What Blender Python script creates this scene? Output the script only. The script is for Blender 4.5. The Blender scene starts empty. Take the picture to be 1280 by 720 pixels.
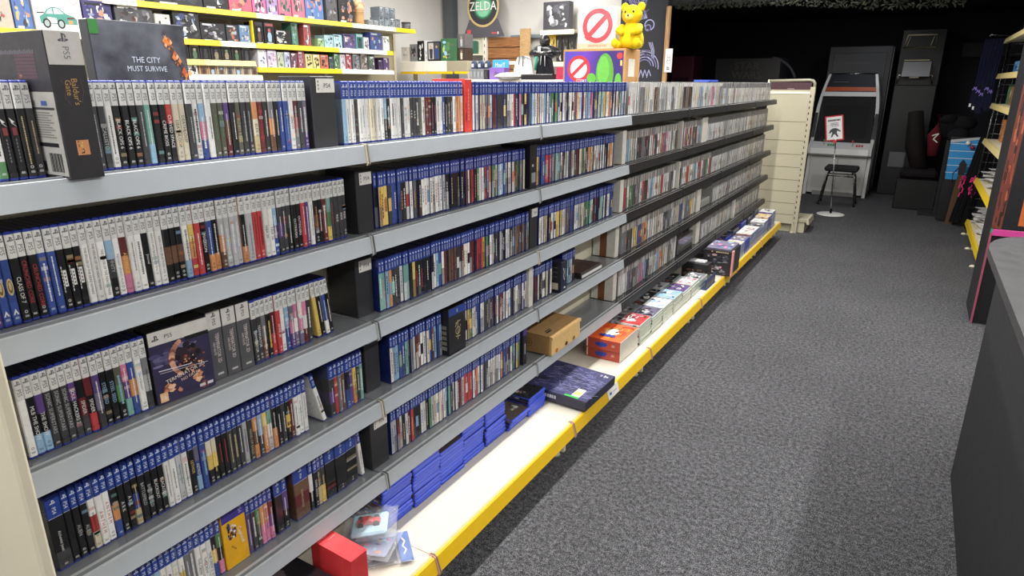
import bpy, math, random
from mathutils import Vector, Matrix

random.seed(11)
scn = bpy.context.scene
COL = scn.collection
V = Vector

# ------------------------------------------------------------------ colours
def H(h):
    h = h.lstrip('#')
    out = []
    for i in (0, 2, 4):
        c = int(h[i:i + 2], 16) / 255.0
        out.append(c / 12.92 if c <= 0.04045 else ((c + 0.055) / 1.055) ** 2.4)
    return (out[0], out[1], out[2])

PAL = {  # letter: (linear colour, word)
    'k': (H('1b1b1f'), 'black'), 'd': (H('3c3c40'), 'charcoal'), 'g': (H('75757a'), 'grey'),
    's': (H('b4b5b8'), 'silver'), 'w': (H('e4e3e0'), 'white'), 'c': (H('d8cdb0'), 'cream'),
    'r': (H('c42a30'), 'red'), 'e': (H('6a2027'), 'maroon'), 'o': (H('d98a3f'), 'orange'),
    'y': (H('e6c02f'), 'yellow'), 'n': (H('4d8a4d'), 'green'), 't': (H('6fb0a4'), 'teal'),
    'b': (H('2a4a9c'), 'blue'), 'l': (H('86b4d8'), 'sky-blue'), 'p': (H('5c3f88'), 'purple'),
    'm': (H('d9739f'), 'pink'), 'v': (H('6f6884'), 'mauve'), 'u': (H('6e4a34'), 'brown'),
    'x': (H('c9b37a'), 'gold'), 'a': (H('8fc4e6'), 'pale-blue'), 'q': (H('5a5c4a'), 'olive'),
}
_P = {}
for _k, (_c, _w) in PAL.items():      # faded, slightly grey inks
    _l = .25 * _c[0] + .6 * _c[1] + .15 * _c[2]; _P[_k] = tuple(x * .78 + _l * .22 for x in _c)
def P(k): return _P[k]
def mix(a, b, t): return tuple(a[i] * (1 - t) + b[i] * t for i in range(3))
def vary(c, a=.12):
    k = 1 + random.uniform(-a, a)
    return tuple(max(0, min(1, x * k)) for x in c)

# ------------------------------------------------------------------ materials
def new_mat(name, rough=.5, spec=.5, coat=0, metal=0, color=None, var=.06, scale=60, bump=0, alpha=None, trans=0, rvar=.06):
    m = bpy.data.materials.new(name); m.use_nodes = True
    nt = m.node_tree; N = nt.nodes; L = nt.links
    b = N['Principled BSDF']
    b.inputs['Specular IOR Level'].default_value = spec
    b.inputs['Coat Weight'].default_value = coat
    b.inputs['Coat Roughness'].default_value = .08
    b.inputs['Metallic'].default_value = metal
    tc = N.new('ShaderNodeTexCoord')
    no = N.new('ShaderNodeTexNoise'); no.inputs['Scale'].default_value = scale; no.inputs['Detail'].default_value = 4
    L.new(tc.outputs['Object'], no.inputs['Vector'])
    if color is None:
        a = N.new('ShaderNodeAttribute'); a.attribute_name = 'Col'; src = a.outputs['Color']
    else:
        a = N.new('ShaderNodeRGB'); a.outputs[0].default_value = (*color, 1); src = a.outputs[0]
    mr = N.new('ShaderNodeMapRange'); mr.inputs[1].default_value = .3; mr.inputs[2].default_value = .7
    mr.inputs[3].default_value = 1 - var; mr.inputs[4].default_value = 1 + var
    L.new(no.outputs['Fac'], mr.inputs[0])
    vm = N.new('ShaderNodeVectorMath'); vm.operation = 'SCALE'
    L.new(src, vm.inputs[0]); L.new(mr.outputs[0], vm.inputs['Scale'])
    L.new(vm.outputs[0], b.inputs['Base Color'])
    mr2 = N.new('ShaderNodeMapRange'); mr2.inputs[1].default_value = .3; mr2.inputs[2].default_value = .7
    mr2.inputs[3].default_value = max(0, rough - rvar); mr2.inputs[4].default_value = min(1, rough + rvar)
    L.new(no.outputs['Fac'], mr2.inputs[0]); L.new(mr2.outputs[0], b.inputs['Roughness'])
    if bump:
        bp = N.new('ShaderNodeBump'); bp.inputs['Strength'].default_value = bump; bp.inputs['Distance'].default_value = .004
        L.new(no.outputs['Fac'], bp.inputs['Height']); L.new(bp.outputs[0], b.inputs['Normal'])
    if alpha is not None: b.inputs['Alpha'].default_value = alpha
    if trans:
        b.inputs['Transmission Weight'].default_value = trans
    return m

PRINT = new_mat('printed_sleeve', .32, .5, .25, var=.08, scale=90)
CARD = new_mat('printed_card', .45, .5, .1, var=.07, scale=40)
PLASTIC = new_mat('case_plastic', .36, .5, 0, var=.03, scale=50, rvar=.02)
PAINT = new_mat('painted_steel', .42, .5, 0, var=.02, scale=30, rvar=.03)
BOARD = new_mat('glossy_steel', .16, .6, .2, var=.02, scale=20, rvar=.02)
MATTE = new_mat('matte_surface', .8, .25, 0, var=.07, scale=25)
FABRIC = new_mat('woven_fabric', .95, .1, 0, var=.2, scale=180, bump=.3)
PLUSH = new_mat('plush_pile', .95, .2, 0, var=.12, scale=220, bump=.6)
CHROME = new_mat('brushed_metal', .28, .5, 0, metal=1, var=.05, scale=60)
SCREEN = new_mat('dark_screen', .5, .12, 0, var=.03, scale=20, rvar=.0)
GLOSSBLACK = new_mat('black_glass', .3, .4, .1, var=.03, scale=20, rvar=.0)
CARDBOARD = new_mat('cardboard', .85, .2, 0, var=.09, scale=70, bump=.08)
WRAP = new_mat('shrink_wrap', .15, .6, .6, var=.05, scale=35, bump=.25)

# carpet: dark grey loop pile with paler flecks
def carpet_mat():
    m = bpy.data.materials.new('carpet_pile'); m.use_nodes = True
    nt = m.node_tree; N = nt.nodes; L = nt.links; b = N['Principled BSDF']
    tc = N.new('ShaderNodeTexCoord')
    n1 = N.new('ShaderNodeTexNoise'); n1.inputs['Scale'].default_value = 300; n1.inputs['Detail'].default_value = 2
    n1.inputs['Roughness'].default_value = .75
    n2 = N.new('ShaderNodeTexNoise'); n2.inputs['Scale'].default_value = 1.6; n2.inputs['Detail'].default_value = 5
    for n in (n1, n2): L.new(tc.outputs['Object'], n.inputs['Vector'])
    r = N.new('ShaderNodeValToRGB')
    e = r.color_ramp.elements
    e[0].position = .40; e[0].color = (.010, .010, .012, 1)
    e[1].position = .65; e[1].color = (.25, .25, .265, 1)
    k = r.color_ramp.elements.new(.5); k.color = (.046, .046, .050, 1)
    n3 = N.new('ShaderNodeTexNoise'); n3.inputs['Scale'].default_value = 52; n3.inputs['Detail'].default_value = 7; n3.inputs['Roughness'].default_value = .92; L.new(tc.outputs['Object'], n3.inputs['Vector'])
    mxx = N.new('ShaderNodeMath'); mxx.operation = 'MULTIPLY_ADD'; mxx.inputs[1].default_value = .85; L.new(n3.outputs['Fac'], mxx.inputs[0])
    sb = N.new('ShaderNodeMath'); sb.operation = 'SUBTRACT'; sb.inputs[1].default_value = .425; L.new(n1.outputs['Fac'], sb.inputs[0]); L.new(sb.outputs[0], mxx.inputs[2])
    L.new(mxx.outputs[0], r.inputs[0])
    mr = N.new('ShaderNodeMapRange'); mr.inputs[1].default_value = .3; mr.inputs[2].default_value = .7
    mr.inputs[3].default_value = .88; mr.inputs[4].default_value = 1.1
    L.new(n2.outputs['Fac'], mr.inputs[0])
    vm = N.new('ShaderNodeVectorMath'); vm.operation = 'SCALE'
    L.new(r.outputs[0], vm.inputs[0]); L.new(mr.outputs[0], vm.inputs['Scale'])
    L.new(vm.outputs[0], b.inputs['Base Color'])
    b.inputs['Roughness'].default_value = .95; b.inputs['Specular IOR Level'].default_value = .15
    bp = N.new('ShaderNodeBump'); bp.inputs['Strength'].default_value = .5; bp.inputs['Distance'].default_value = .006
    L.new(n1.outputs['Fac'], bp.inputs['Height']); L.new(bp.outputs[0], b.inputs['Normal'])
    return m
CARPET = carpet_mat()

# wood boards / chipboard
def wood_mat(name, c1, c2, sx=2, sz=30):
    m = bpy.data.materials.new(name); m.use_nodes = True
    nt = m.node_tree; N = nt.nodes; L = nt.links; b = N['Principled BSDF']
    tc = N.new('ShaderNodeTexCoord'); mp = N.new('ShaderNodeMapping'); mp.inputs['Scale'].default_value = (sx, sx, sz)
    no = N.new('ShaderNodeTexNoise'); no.inputs['Scale'].default_value = 3; no.inputs['Detail'].default_value = 6
    L.new(tc.outputs['Object'], mp.inputs['Vector']); L.new(mp.outputs[0], no.inputs['Vector'])
    r = N.new('ShaderNodeValToRGB'); r.color_ramp.elements[0].position = .3; r.color_ramp.elements[1].position = .7
    r.color_ramp.elements[0].color = (*c1, 1); r.color_ramp.elements[1].color = (*c2, 1)
    L.new(no.outputs['Fac'], r.inputs[0]); L.new(r.outputs[0], b.inputs['Base Color'])
    b.inputs['Roughness'].default_value = .6
    return m
WOOD = wood_mat('pale_wood', H('8a6440'), H('c29a68'), 30, 2)
SLAT = wood_mat('slatwood', H('7a4d2c'), H('b07a48'), 2, 30)
OSB = wood_mat('chipboard', H('a07c50'), H('d0ae7c'), 25, 25)

def film_mat():
    m = bpy.data.materials.new('clear_film'); m.use_nodes = True
    nt = m.node_tree; N = nt.nodes; L = nt.links
    b = N['Principled BSDF']; b.inputs['Roughness'].default_value = .12
    b.inputs['Base Color'].default_value = (.85, .87, .9, 1)
    b.inputs['Specular IOR Level'].default_value = .9
    tc = N.new('ShaderNodeTexCoord'); no = N.new('ShaderNodeTexNoise'); no.inputs['Scale'].default_value = 40
    L.new(tc.outputs['Object'], no.inputs['Vector'])
    bp = N.new('ShaderNodeBump'); bp.inputs['Strength'].default_value = .8; bp.inputs['Distance'].default_value = .01
    L.new(no.outputs['Fac'], bp.inputs['Height']); L.new(bp.outputs[0], b.inputs['Normal'])
    b.inputs['Alpha'].default_value = .13
    return m
FILM = film_mat()

# ------------------------------------------------------------------ mesh builder
TXT = {}
def glyphs(s):
    if s in TXT: return TXT[s]
    cu = bpy.data.curves.new('tmp_text', 'FONT'); cu.body = s; cu.size = 1; cu.resolution_u = 2
    ob = bpy.data.objects.new('tmp_text', cu); COL.objects.link(ob)
    dg = bpy.context.evaluated_depsgraph_get()
    me = ob.evaluated_get(dg).to_mesh()
    vs = [(v.co.x, v.co.y) for v in me.vertices]; fs = [tuple(p.vertices) for p in me.polygons]
    ob.evaluated_get(dg).to_mesh_clear()
    bpy.data.objects.remove(ob); bpy.data.curves.remove(cu)
    if vs:
        x0 = min(v[0] for v in vs); x1 = max(v[0] for v in vs); y0 = min(v[1] for v in vs); y1 = max(v[1] for v in vs)
        hh = max(y1 - y0, .3)
        vs = [((x - (x0 + x1) / 2) / hh, (y - (y0 + y1) / 2) / hh) for x, y in vs]
        w = (x1 - x0) / hh
    else: w = 0
    TXT[s] = (vs, fs, w)
    return TXT[s]

class MB:
    def __init__(s): s.v = []; s.f = []; s.c = []; s.sm = []; s.T = None
    def pt(s, p):
        s.v.append(s.T @ V(p) if s.T is not None else V(p)); return len(s.v) - 1
    def add(s, pts, faces, col, smooth=False, cols=None):
        b = len(s.v)
        for p in pts: s.pt(p)
        for i, f in enumerate(faces):
            s.f.append(tuple(b + j for j in f)); s.c.append(cols[i] if cols else col); s.sm.append(smooth)
    def quad(s, a, b, c, d, col): s.add([a, b, c, d], [(0, 1, 2, 3)], col)
    def poly(s, o, u, v, pts, col):
        o, u, v = V(o), V(u), V(v)
        s.add([o + u * p[0] + v * p[1] for p in pts], [tuple(range(len(pts)))], col)
    def rect(s, o, u, v, x0, y0, x1, y1, col): s.poly(o, u, v, [(x0, y0), (x1, y0), (x1, y1), (x0, y1)], col)
    def disc(s, o, u, v, r, col, n=20, ry=None, c=(0, 0)):
        ry = ry or r
        s.poly(o, u, v, [(c[0] + r * math.cos(6.28318 * i / n), c[1] + ry * math.sin(6.28318 * i / n)) for i in range(n)], col)
    def ring(s, o, u, v, r0, r1, col, n=28, c=(0, 0), a0=0, a1=360):
        o, u, v = V(o), V(u), V(v); pts = []; fs = []
        for i in range(n + 1):
            a = math.radians(a0 + (a1 - a0) * i / n)
            for r in (r0, r1): pts.append(o + u * (c[0] + r * math.cos(a)) + v * (c[1] + r * math.sin(a)))
        for i in range(n): fs.append((2 * i, 2 * i + 1, 2 * i + 3, 2 * i + 2))
        s.add(pts, fs, col)
    def stroke(s, o, u, v, pts, w, col):       # flat ribbon through 2-D points
        o, u, v = V(o), V(u), V(v)
        for (x0, y0), (x1, y1) in zip(pts, pts[1:]):
            dx, dy = x1 - x0, y1 - y0; l = math.hypot(dx, dy) or 1e-6; nx, ny = -dy / l * w / 2, dx / l * w / 2
            s.add([o + u * (x0 + nx) + v * (y0 + ny), o + u * (x0 - nx) + v * (y0 - ny), o + u * (x1 - nx) + v * (y1 - ny), o + u * (x1 + nx) + v * (y1 + ny)], [(0, 1, 2, 3)], col)
    def text(s, t, o, u, v, h, col, maxw=None):
        vs, fs, w = glyphs(t)
        if not vs: return
        k = 1.0
        if maxw and w * h > maxw: k = maxw / (w * h)
        o, u, v = V(o), V(u), V(v)
        s.add([o + u * (x * h * k) + v * (y * h) for x, y in vs], fs, col)
    def box(s, x0, y0, z0, x1, y1, z1, col, ch=0, cols=None):
        # cols order: -z, +z, -y, +y, -x, +x
        if not ch:
            p = [(x0, y0, z0), (x1, y0, z0), (x1, y1, z0), (x0, y1, z0), (x0, y0, z1), (x1, y0, z1), (x1, y1, z1), (x0, y1, z1)]
            s.add(p, [(3, 2, 1, 0), (4, 5, 6, 7), (0, 1, 5, 4), (2, 3, 7, 6), (3, 0, 4, 7), (1, 2, 6, 5)], col, cols=cols)
            return
        X = (x0, x1); Y = (y0, y1); Z = (z0, z1); p = []; idx = {}
        for i in (0, 1):
            for j in (0, 1):
                for k in (0, 1):
                    sx, sy, sz = (ch if i == 0 else -ch), (ch if j == 0 else -ch), (ch if k == 0 else -ch)
                    idx[i, j, k, 'x'] = len(p); p.append((X[i], Y[j] + sy, Z[k] + sz))
                    idx[i, j, k, 'y'] = len(p); p.append((X[i] + sx, Y[j], Z[k] + sz))
                    idx[i, j, k, 'z'] = len(p); p.append((X[i] + sx, Y[j] + sy, Z[k]))
        g = lambda i, j, k, a: idx[i, j, k, a]
        F = [(g(0,1,0,'z'), g(1,1,0,'z'), g(1,0,0,'z'), g(0,0,0,'z')), (g(0,0,1,'z'), g(1,0,1,'z'), g(1,1,1,'z'), g(0,1,1,'z')),
             (g(0,0,0,'y'), g(1,0,0,'y'), g(1,0,1,'y'), g(0,0,1,'y')), (g(1,1,0,'y'), g(0,1,0,'y'), g(0,1,1,'y'), g(1,1,1,'y')),
             (g(0,1,0,'x'), g(0,0,0,'x'), g(0,0,1,'x'), g(0,1,1,'x')), (g(1,0,0,'x'), g(1,1,0,'x'), g(1,1,1,'x'), g(1,0,1,'x'))]
        cc = list(cols) if cols else [col] * 6
        for i in (0, 1):
            for j in (0, 1):
                a = [g(i,j,0,'x'), g(i,j,1,'x'), g(i,j,1,'y'), g(i,j,0,'y')]
                F.append(tuple(a if (i == j) else a[::-1])); cc.append(cc[4 + i])
        for i in (0, 1):
            for k in (0, 1):
                a = [g(i,0,k,'x'), g(i,1,k,'x'), g(i,1,k,'z'), g(i,0,k,'z')]
                F.append(tuple(a if (i != k) else a[::-1])); cc.append(cc[4 + i])
        for j in (0, 1):
            for k in (0, 1):
                a = [g(0,j,k,'y'), g(1,j,k,'y'), g(1,j,k,'z'), g(0,j,k,'z')]
                F.append(tuple(a if (j == k) else a[::-1])); cc.append(cc[2 + j])
        for i in (0, 1):
            for j in (0, 1):
                for k in (0, 1):
                    a = (g(i,j,k,'x'), g(i,j,k,'y'), g(i,j,k,'z'))
                    F.append(a if (i + j + k) % 2 else a[::-1]); cc.append(cc[4 + i])
        s.add(p, F, col, cols=cc)
    def prism(s, prof, axis, a, b, col, cols=None, smooth=False):   # prof in the two other axes
        n = len(prof)
        def mk(q, t): return (t, q[0], q[1]) if axis == 'x' else (q[0], t, q[1]) if axis == 'y' else (q[0], q[1], t)
        pts = [mk(q, a) for q in prof] + [mk(q, b) for q in prof]
        fs = [(i, (i + 1) % n, n + (i + 1) % n, n + i) for i in range(n)] + [tuple(range(n))[::-1], tuple(range(n, 2 * n))]
        s.add(pts, fs, col, smooth, cols=(list(cols) + [cols[-1]] * 2) if cols else None)
    def tube(s, path, r, col, n=8, cap=True):
        path = [V(p) for p in path]; rs = r if isinstance(r, (list, tuple)) else [r] * len(path)
        pts = []; fs = []
        up = V((0, 0, 1))
        for i, p in enumerate(path):
            d = (path[min(i + 1, len(path) - 1)] - path[max(i - 1, 0)]).normalized()
            a = d.cross(up)
            if a.length < .05: a = d.cross(V((1, 0, 0)))
            a.normalize(); c = a.cross(d)
            for k in range(n):
                t = 6.28318 * k / n; pts.append(p + (a * math.cos(t) + c * math.sin(t)) * rs[i])
        for i in range(len(path) - 1):
            for k in range(n): fs.append((i * n + k, i * n + (k + 1) % n, (i + 1) * n + (k + 1) % n, (i + 1) * n + k))
        if cap: fs += [tuple(range(n))[::-1], tuple((len(path) - 1) * n + k for k in range(n))]
        s.add(pts, fs, col, True)
    def lathe(s, prof, c, col, n=24, smooth=True):   # prof (r, z)
        pts = []; fs = []
        for r, z in prof:
            for k in range(n):
                t = 6.28318 * k / n; pts.append((c[0] + r * math.cos(t), c[1] + r * math.sin(t), c[2] + z))
        for i in range(len(prof) - 1):
            for k in range(n): fs.append((i * n + k, i * n + (k + 1) % n, (i + 1) * n + (k + 1) % n, (i + 1) * n + k))
        fs += [tuple(range(n))[::-1], tuple((len(prof) - 1) * n + k for k in range(n))]
        s.add(pts, fs, col, smooth)
    def ell(s, c, r, col, n=14, R=None):
        pts = []; fs = []; m = n // 2 + 1
        for i in range(m + 1):
            ph = math.pi * i / m
            for k in range(n):
                t = 6.28318 * k / n
                q = V((r[0] * math.sin(ph) * math.cos(t), r[1] * math.sin(ph) * math.sin(t), r[2] * math.cos(ph)))
                if R is not None: q = R @ q
                pts.append(V(c) + q)
        for i in range(m):
            for k in range(n): fs.append(((i + 1) * n + k, (i + 1) * n + (k + 1) % n, i * n + (k + 1) % n, i * n + k))
        s.add(pts, fs, col, True)
    def mesh(s, name, mat):
        me = bpy.data.meshes.new(name); me.from_pydata([tuple(p) for p in s.v], [], s.f)
        at = me.color_attributes.new('Col', 'FLOAT_COLOR', 'CORNER'); buf = []
        for f, c in zip(s.f, s.c): buf.extend((c[0], c[1], c[2], 1.0) * len(f))
        at.data.foreach_set('color', buf)
        me.polygons.foreach_set('use_smooth', s.sm)
        me.materials.append(mat); me.update()
        return me
    def build(s, name, mat, parent=None, loc=None, rot=None):
        o = bpy.data.objects.new(name, s.mesh(name, mat)); COL.objects.link(o)
        if parent is not None: o.parent = parent
        if loc is not None: o.location = loc
        if rot is not None: o.rotation_euler = rot
        return o

def tag(o, label, cat, group=None, kind=None):
    if label: o['label'] = label
    if cat: o['category'] = cat
    if group: o['group'] = group
    if kind: o['kind'] = kind
    return o
def thing(name, label, cat, loc=(0, 0, 0), rot=(0, 0, 0), group=None):
    o = bpy.data.objects.new(name, None); COL.objects.link(o); o.location = loc; o.rotation_euler = rot
    o.empty_display_size = .05
    return tag(o, label, cat, group)
def struct(name, mb, mat, label=None):
    o = mb.build(name, mat); o['kind'] = 'structure'; o['category'] = name.split('_')[0]
    o['label'] = label or (name.replace('_', ' ') + ' of the shop room')
    return o

ONES = ['', 'first', 'second', 'third', 'fourth', 'fifth', 'sixth', 'seventh', 'eighth', 'ninth', 'tenth', 'eleventh', 'twelfth', 'thirteenth',
        'fourteenth', 'fifteenth', 'sixteenth', 'seventeenth', 'eighteenth', 'nineteenth']
TENS = {2: ('twentieth', 'twenty'), 3: ('thirtieth', 'thirty'), 4: ('fortieth', 'forty'), 5: ('fiftieth', 'fifty'), 6: ('sixtieth', 'sixty'), 7: ('seventieth', 'seventy')}
def ordw(n):
    if n < 20: return ONES[n]
    t, r = divmod(n, 10)
    return TENS[t][0] if r == 0 else TENS[t][1] + '-' + ONES[r]

# small emblem: an upright bowl letter over a flattened curl, as on the case tops
def emblem(mb, o, u, v, k, col):
    S = lambda pts: mb.poly(o, u, v, [(x * k, y * k) for x, y in pts], col)
    S([(-.12, -.5), (.08, -.42), (.08, .5), (-.12, .55)])
    S([(.08, .5), (.32, .4), (.42, .14), (.32, -.02), (.2, .02), (.25, .16), (.2, .28), (.08, .33)])
    S([(-.16, -.08), (-.55, -.2), (-.62, -.38), (-.38, -.46), (-.16, -.38), (-.16, -.26), (-.4, -.33), (-.16, -.2)])
    S([(.12, -.12), (.5, -.1), (.64, -.24), (.42, -.38), (.12, -.47), (.12, -.35), (.38, -.25), (.12, -.22)])
# ================================================================== the room
GREYWALL = H('cfcdc9'); DARKWALL = H('232328')
MATWALL = new_mat('wall_paint', .85, .2, var=.04, scale=3)
def S1(name, b, col, mat=None, label=None):
    m = MB(); m.box(*b, col); return struct(name, m, mat or MATWALL, label)
m = MB(); m.box(-4.7, -3, -.1, 3.0, 12.5, 0, P('d')); struct('floor', m, CARPET, 'dark grey flecked carpet floor of the shop')
S1('ceiling', (-4.7, -3, 3.0, 3.0, 8.0, 3.1), H('d6d6d4'))
S1('wall_left', (-4.7, -3, 0, -4.58, 8.0, 3.0), GREYWALL)
S1('wall_back', (-4.58, 8.0, 0, -1.96, 8.12, 3.0), GREYWALL, label='pale grey back wall behind the toy shelves')
S1('wall_front', (-4.58, -3, 0, 2.88, -2.9, 3.0), GREYWALL)
S1('wall_right', (2.88, -3, 0, 3.0, 12.4, 3.0), H('8d8c8a'))
S1('wall_arcade_left', (-2.5, 8.12, 0, -2.38, 12.4, 3.0), H('1c1c20'), label='black side wall of the dark arcade room')
S1('wall_arcade_back', (-2.5, 12.4, 0, 2.9, 12.5, 3.0), H('26262b'), label='black rear wall of the dark arcade room')
S1('ceiling_arcade', (-2.5, 8.12, 2.62, 2.9, 12.4, 2.75), H('1a1a1e'), label='black low ceiling of the dark arcade room')
S1('beam_arcade', (-1.96, 8.0, 2.47, 2.88, 8.12, 3.0), H('2c2c30'), label='black bulkhead above the arcade room opening')
S1('trim_1', (-4.52, 7.86, 0, -4.38, 7.99, 3.0), H('5c5f63'), label='dark grey upright column in the corner of the pale back wall')
m = MB(); m.box(-3.5, 7.93, 2.165, -2.0, 7.99, 2.215, H('7c858a'), .01); struct('trim_2', m, PAINT, 'grey horizontal rail along the pale back wall')
# wall panel right of the opening in the arcade (a paler strip behind the hanging tapes)
S1('trim_3', (1.7, 12.3, 2.0, 2.88, 12.39, 2.2), H('3c3c40'), label='grey band high on the arcade rear wall')

# black chalkboard wall panel with chalk swirls
m = MB(); m.box(-1.95, 7.93, 0, -1.38, 7.99, 2.98, H('35363b'))
o, u, v = (0, 7.928, 0), (1, 0, 0), (0, 0, 1)
LAV = H('a9a8cf'); LAV2 = H('7d7ca8')
for k in range(9):
    a = k * .035
    m.stroke(o, u, v, [(-1.93 + a, 2.75), (-1.90 + a * .9, 2.62 - a * .3), (-1.80 + a * .55, 2.45 - a * .1), (-1.70 + a * .3, 2.33 + a * .05)], .010, LAV if k % 2 else LAV2)
for k in range(7):
    m.stroke(o, u, v, [(-1.86 + k * .02, 2.55 - k * .02), (-1.74 + k * .012, 2.52 - k * .03), (-1.62 - k * .004, 2.58 - k * .02)], .008, LAV2 if k % 2 else LAV)
m.ring(o, u, v, .05, .062, LAV, c=(-1.585, 2.27), a0=-120, a1=200); m.ring(o, u, v, .025, .04, LAV2, c=(-1.60, 2.24))
for k in range(4): m.ring(o, u, v, .08 + .03 * k, .09 + .03 * k, LAV if k % 2 else LAV2, c=(-1.62, 1.80), a0=10 - 6 * k, a1=190 + 8 * k)
for k in range(5): m.stroke(o, u, v, [(-1.78 + .05 * k, 1.68), (-1.76 + .05 * k, 1.77), (-1.73 + .05 * k, 1.70)], .009, LAV)
for k in range(3): m.stroke(o, u, v, [(-1.58 + .02 * k, 2.08), (-1.54 + .015 * k, 1.99), (-1.53 + .012 * k, 1.9)], .008, LAV)
m.stroke(o, u, v, [(-1.92, 2.10), (-1.86, 2.06), (-1.82, 1.98)], .012, LAV2)
rr = random.Random(21)
for k in range(46):
    x, z = rr.uniform(-1.93, -1.66), rr.uniform(2.30, 2.75); a = rr.uniform(.6, 1.6); l = rr.uniform(.04, .13)
    m.stroke(o, u, v, [(x, z), (x + l * .5 * math.cos(a) + .01, z + l * .5 * math.sin(a)), (x + l * math.cos(a), z + l * math.sin(a))], .005, LAV if k % 3 else LAV2)
for k in range(26):
    a = rr.uniform(20, 170); m.ring(o, u, v, .10 + .004 * k, .103 + .004 * k, LAV2 if k % 2 else LAV, c=(-1.63 + rr.uniform(-.02, .02), 1.80), a0=a, a1=a + rr.uniform(15, 50))
tag(m.build('chalkboard_panel', MATTE), 'black chalkboard panel covered in lavender chalk swirls beside the arcade opening', 'chalkboard')
t = thing('wooden_post', 'thin pale wooden post with a paper note at edge of chalkboard', 'post', (-1.35, 7.9, 0))
m = MB(); m.box(-.025, -.02, 0, .025, .02, 2.46, P('u'), .004); m.build('post', WOOD, t)
m = MB(); m.box(.0, -.026, 1.74, .085, -.022, 2.0, P('w'))
for k in range(3): m.ring((0, -.0275, 0), (1, 0, 0), (0, 0, 1), .014 + .004 * k, .017 + .004 * k, P('d'), c=(.045, 1.915 - .03 * k))
m.rect((0, -.0275, 0), (1, 0, 0), (0, 0, 1), .025, 1.77, .06, 1.782, P('d')); m.rect((0, -.0275, 0), (1, 0, 0), (0, 0, 1), .025, 1.79, .055, 1.80, P('d'))
m.build('paper_note', CARD, t)['label'] = 'white paper note with black drawing'
# garland of dark artificial leaves hanging on the bulkhead
m = MB(); rr = random.Random(5)
for k in range(1100):
    x = rr.uniform(-1.28, 1.5); w = .03 + .06 * max(0, min(1, (x + .2) / 1.0))
    z = 2.47 + rr.uniform(-w * 1.6, .05); y = 7.99 - rr.random() ** 2 * .10
    a = rr.uniform(0, 6.28); l = rr.uniform(.012, .03)
    d = V((math.cos(a), rr.uniform(-.5, .5), math.sin(a))) * l; n = V((-math.sin(a), rr.uniform(-.4, .4), math.cos(a))) * l * .3
    c = V((x, y, z)); col = mix(H('10120c'), H('33372a'), rr.random() ** 5)
    m.add([c - d, c + n, c + d, c - n], [(0, 1, 2, 3)], col)
tag(m.build('garland_foliage', MATTE), 'dark green artificial leaf garland along the bulkhead edge', 'garland', kind='stuff')

# ================================================================== the long shelf run
J = [.365, 1.365, 2.365, 3.365, 4.40, 5.44, 6.48, 7.52]
Z = [1.4584, 1.2022, .9385, .6788, .42]
GREYSH = H('a9afb5'); GREYTOP = H('74777b'); BLK = H('1f1f22'); CREAM = H('d9d2bb'); YEL = H('ddb312')
LIP = [(-.026, .0), (-.024, .005), (-.0135, .006), (-.0120, -.003), (-.0072, -.003), (-.006, .003), (.0005, .002), (.006, -.044), (-.001, -.046), (-.004, -.012), (-.026, -.012)]
SHW = ['top', 'second', 'third', 'fourth', 'fifth']
BAYW = ['grey bay beside the cream end panel', 'grey bay above the blue case stacks', 'grey bay holding the cardboard mailer', 'black bay next to the grey shelves',
        'black bay, second from grey shelves', 'black bay, third from grey shelves', 'black bay beside the cream end gondola']
BAYS = ['first grey bay', 'second grey bay', 'third grey bay', 'first black bay', 'second black bay', 'third black bay', 'fourth black bay']
def clip(mb, y, zk, c1, c2):
    for dy, c in ((-.0058, c1), (.0016, c2)):
        pr = [(-.020, .0065), (-.008, .0075), (.004, .005), (.010, -.047), (.004, -.053), (.001, -.050), (.0065, -.044), (.0015, .002), (-.010, .0055)]
        mb.prism([(x, zk + z) for x, z in pr], 'y', y + dy, y + dy + .0038, c)
for b in range(7):
    gr = b < 3
    for k in range(5):
        y0, y1 = J[b] + .0012, J[b + 1] - .0012
        t = thing('gondola_shelf', f"{'grey' if gr else 'black'} metal shelf, {SHW[k]} of {BAYW[b]}", 'shelf', (0, J[b], Z[k]), group='game shelves of the long run')
        col = GREYTOP if gr else H('333336'); lc = GREYSH if gr else BLK
        m = MB(); m.box(-.199, .0012, -.024, -.0255, y1 - J[b], -.0005, col, .002)
        m.build('shelf_board', BOARD, t)
        m = MB(); m.prism(LIP, 'y', .0012, y1 - J[b], lc, cols=[mix(lc, P('w'), .3)] * 2 + [mix(lc, P('k'), .5)] * 3 + [mix(lc, P('w'), .25)] + [lc] * 5); m.build('price_rail', PAINT, t)  # groove faces darkened: dark channel, plus its shade put into the colour
        if b in (0, 1) or (b == 2 and k == 0 and False):
            m = MB(); cc = (H('b9b09a'), H('8f8b80')) if (k + b) % 3 == 0 else (H('9b9d9c'), H('5c5e61'))
            clip(m, y1 - J[b] + .001, 0, *cc); m.build('joint_clip', PLASTIC, t)
        elif b > 2 and b < 6:
            m = MB(); clip(m, y1 - J[b] + .001, 0, H('38383b'), H('1d1d20')); m.build('joint_clip', PLASTIC, t)
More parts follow.
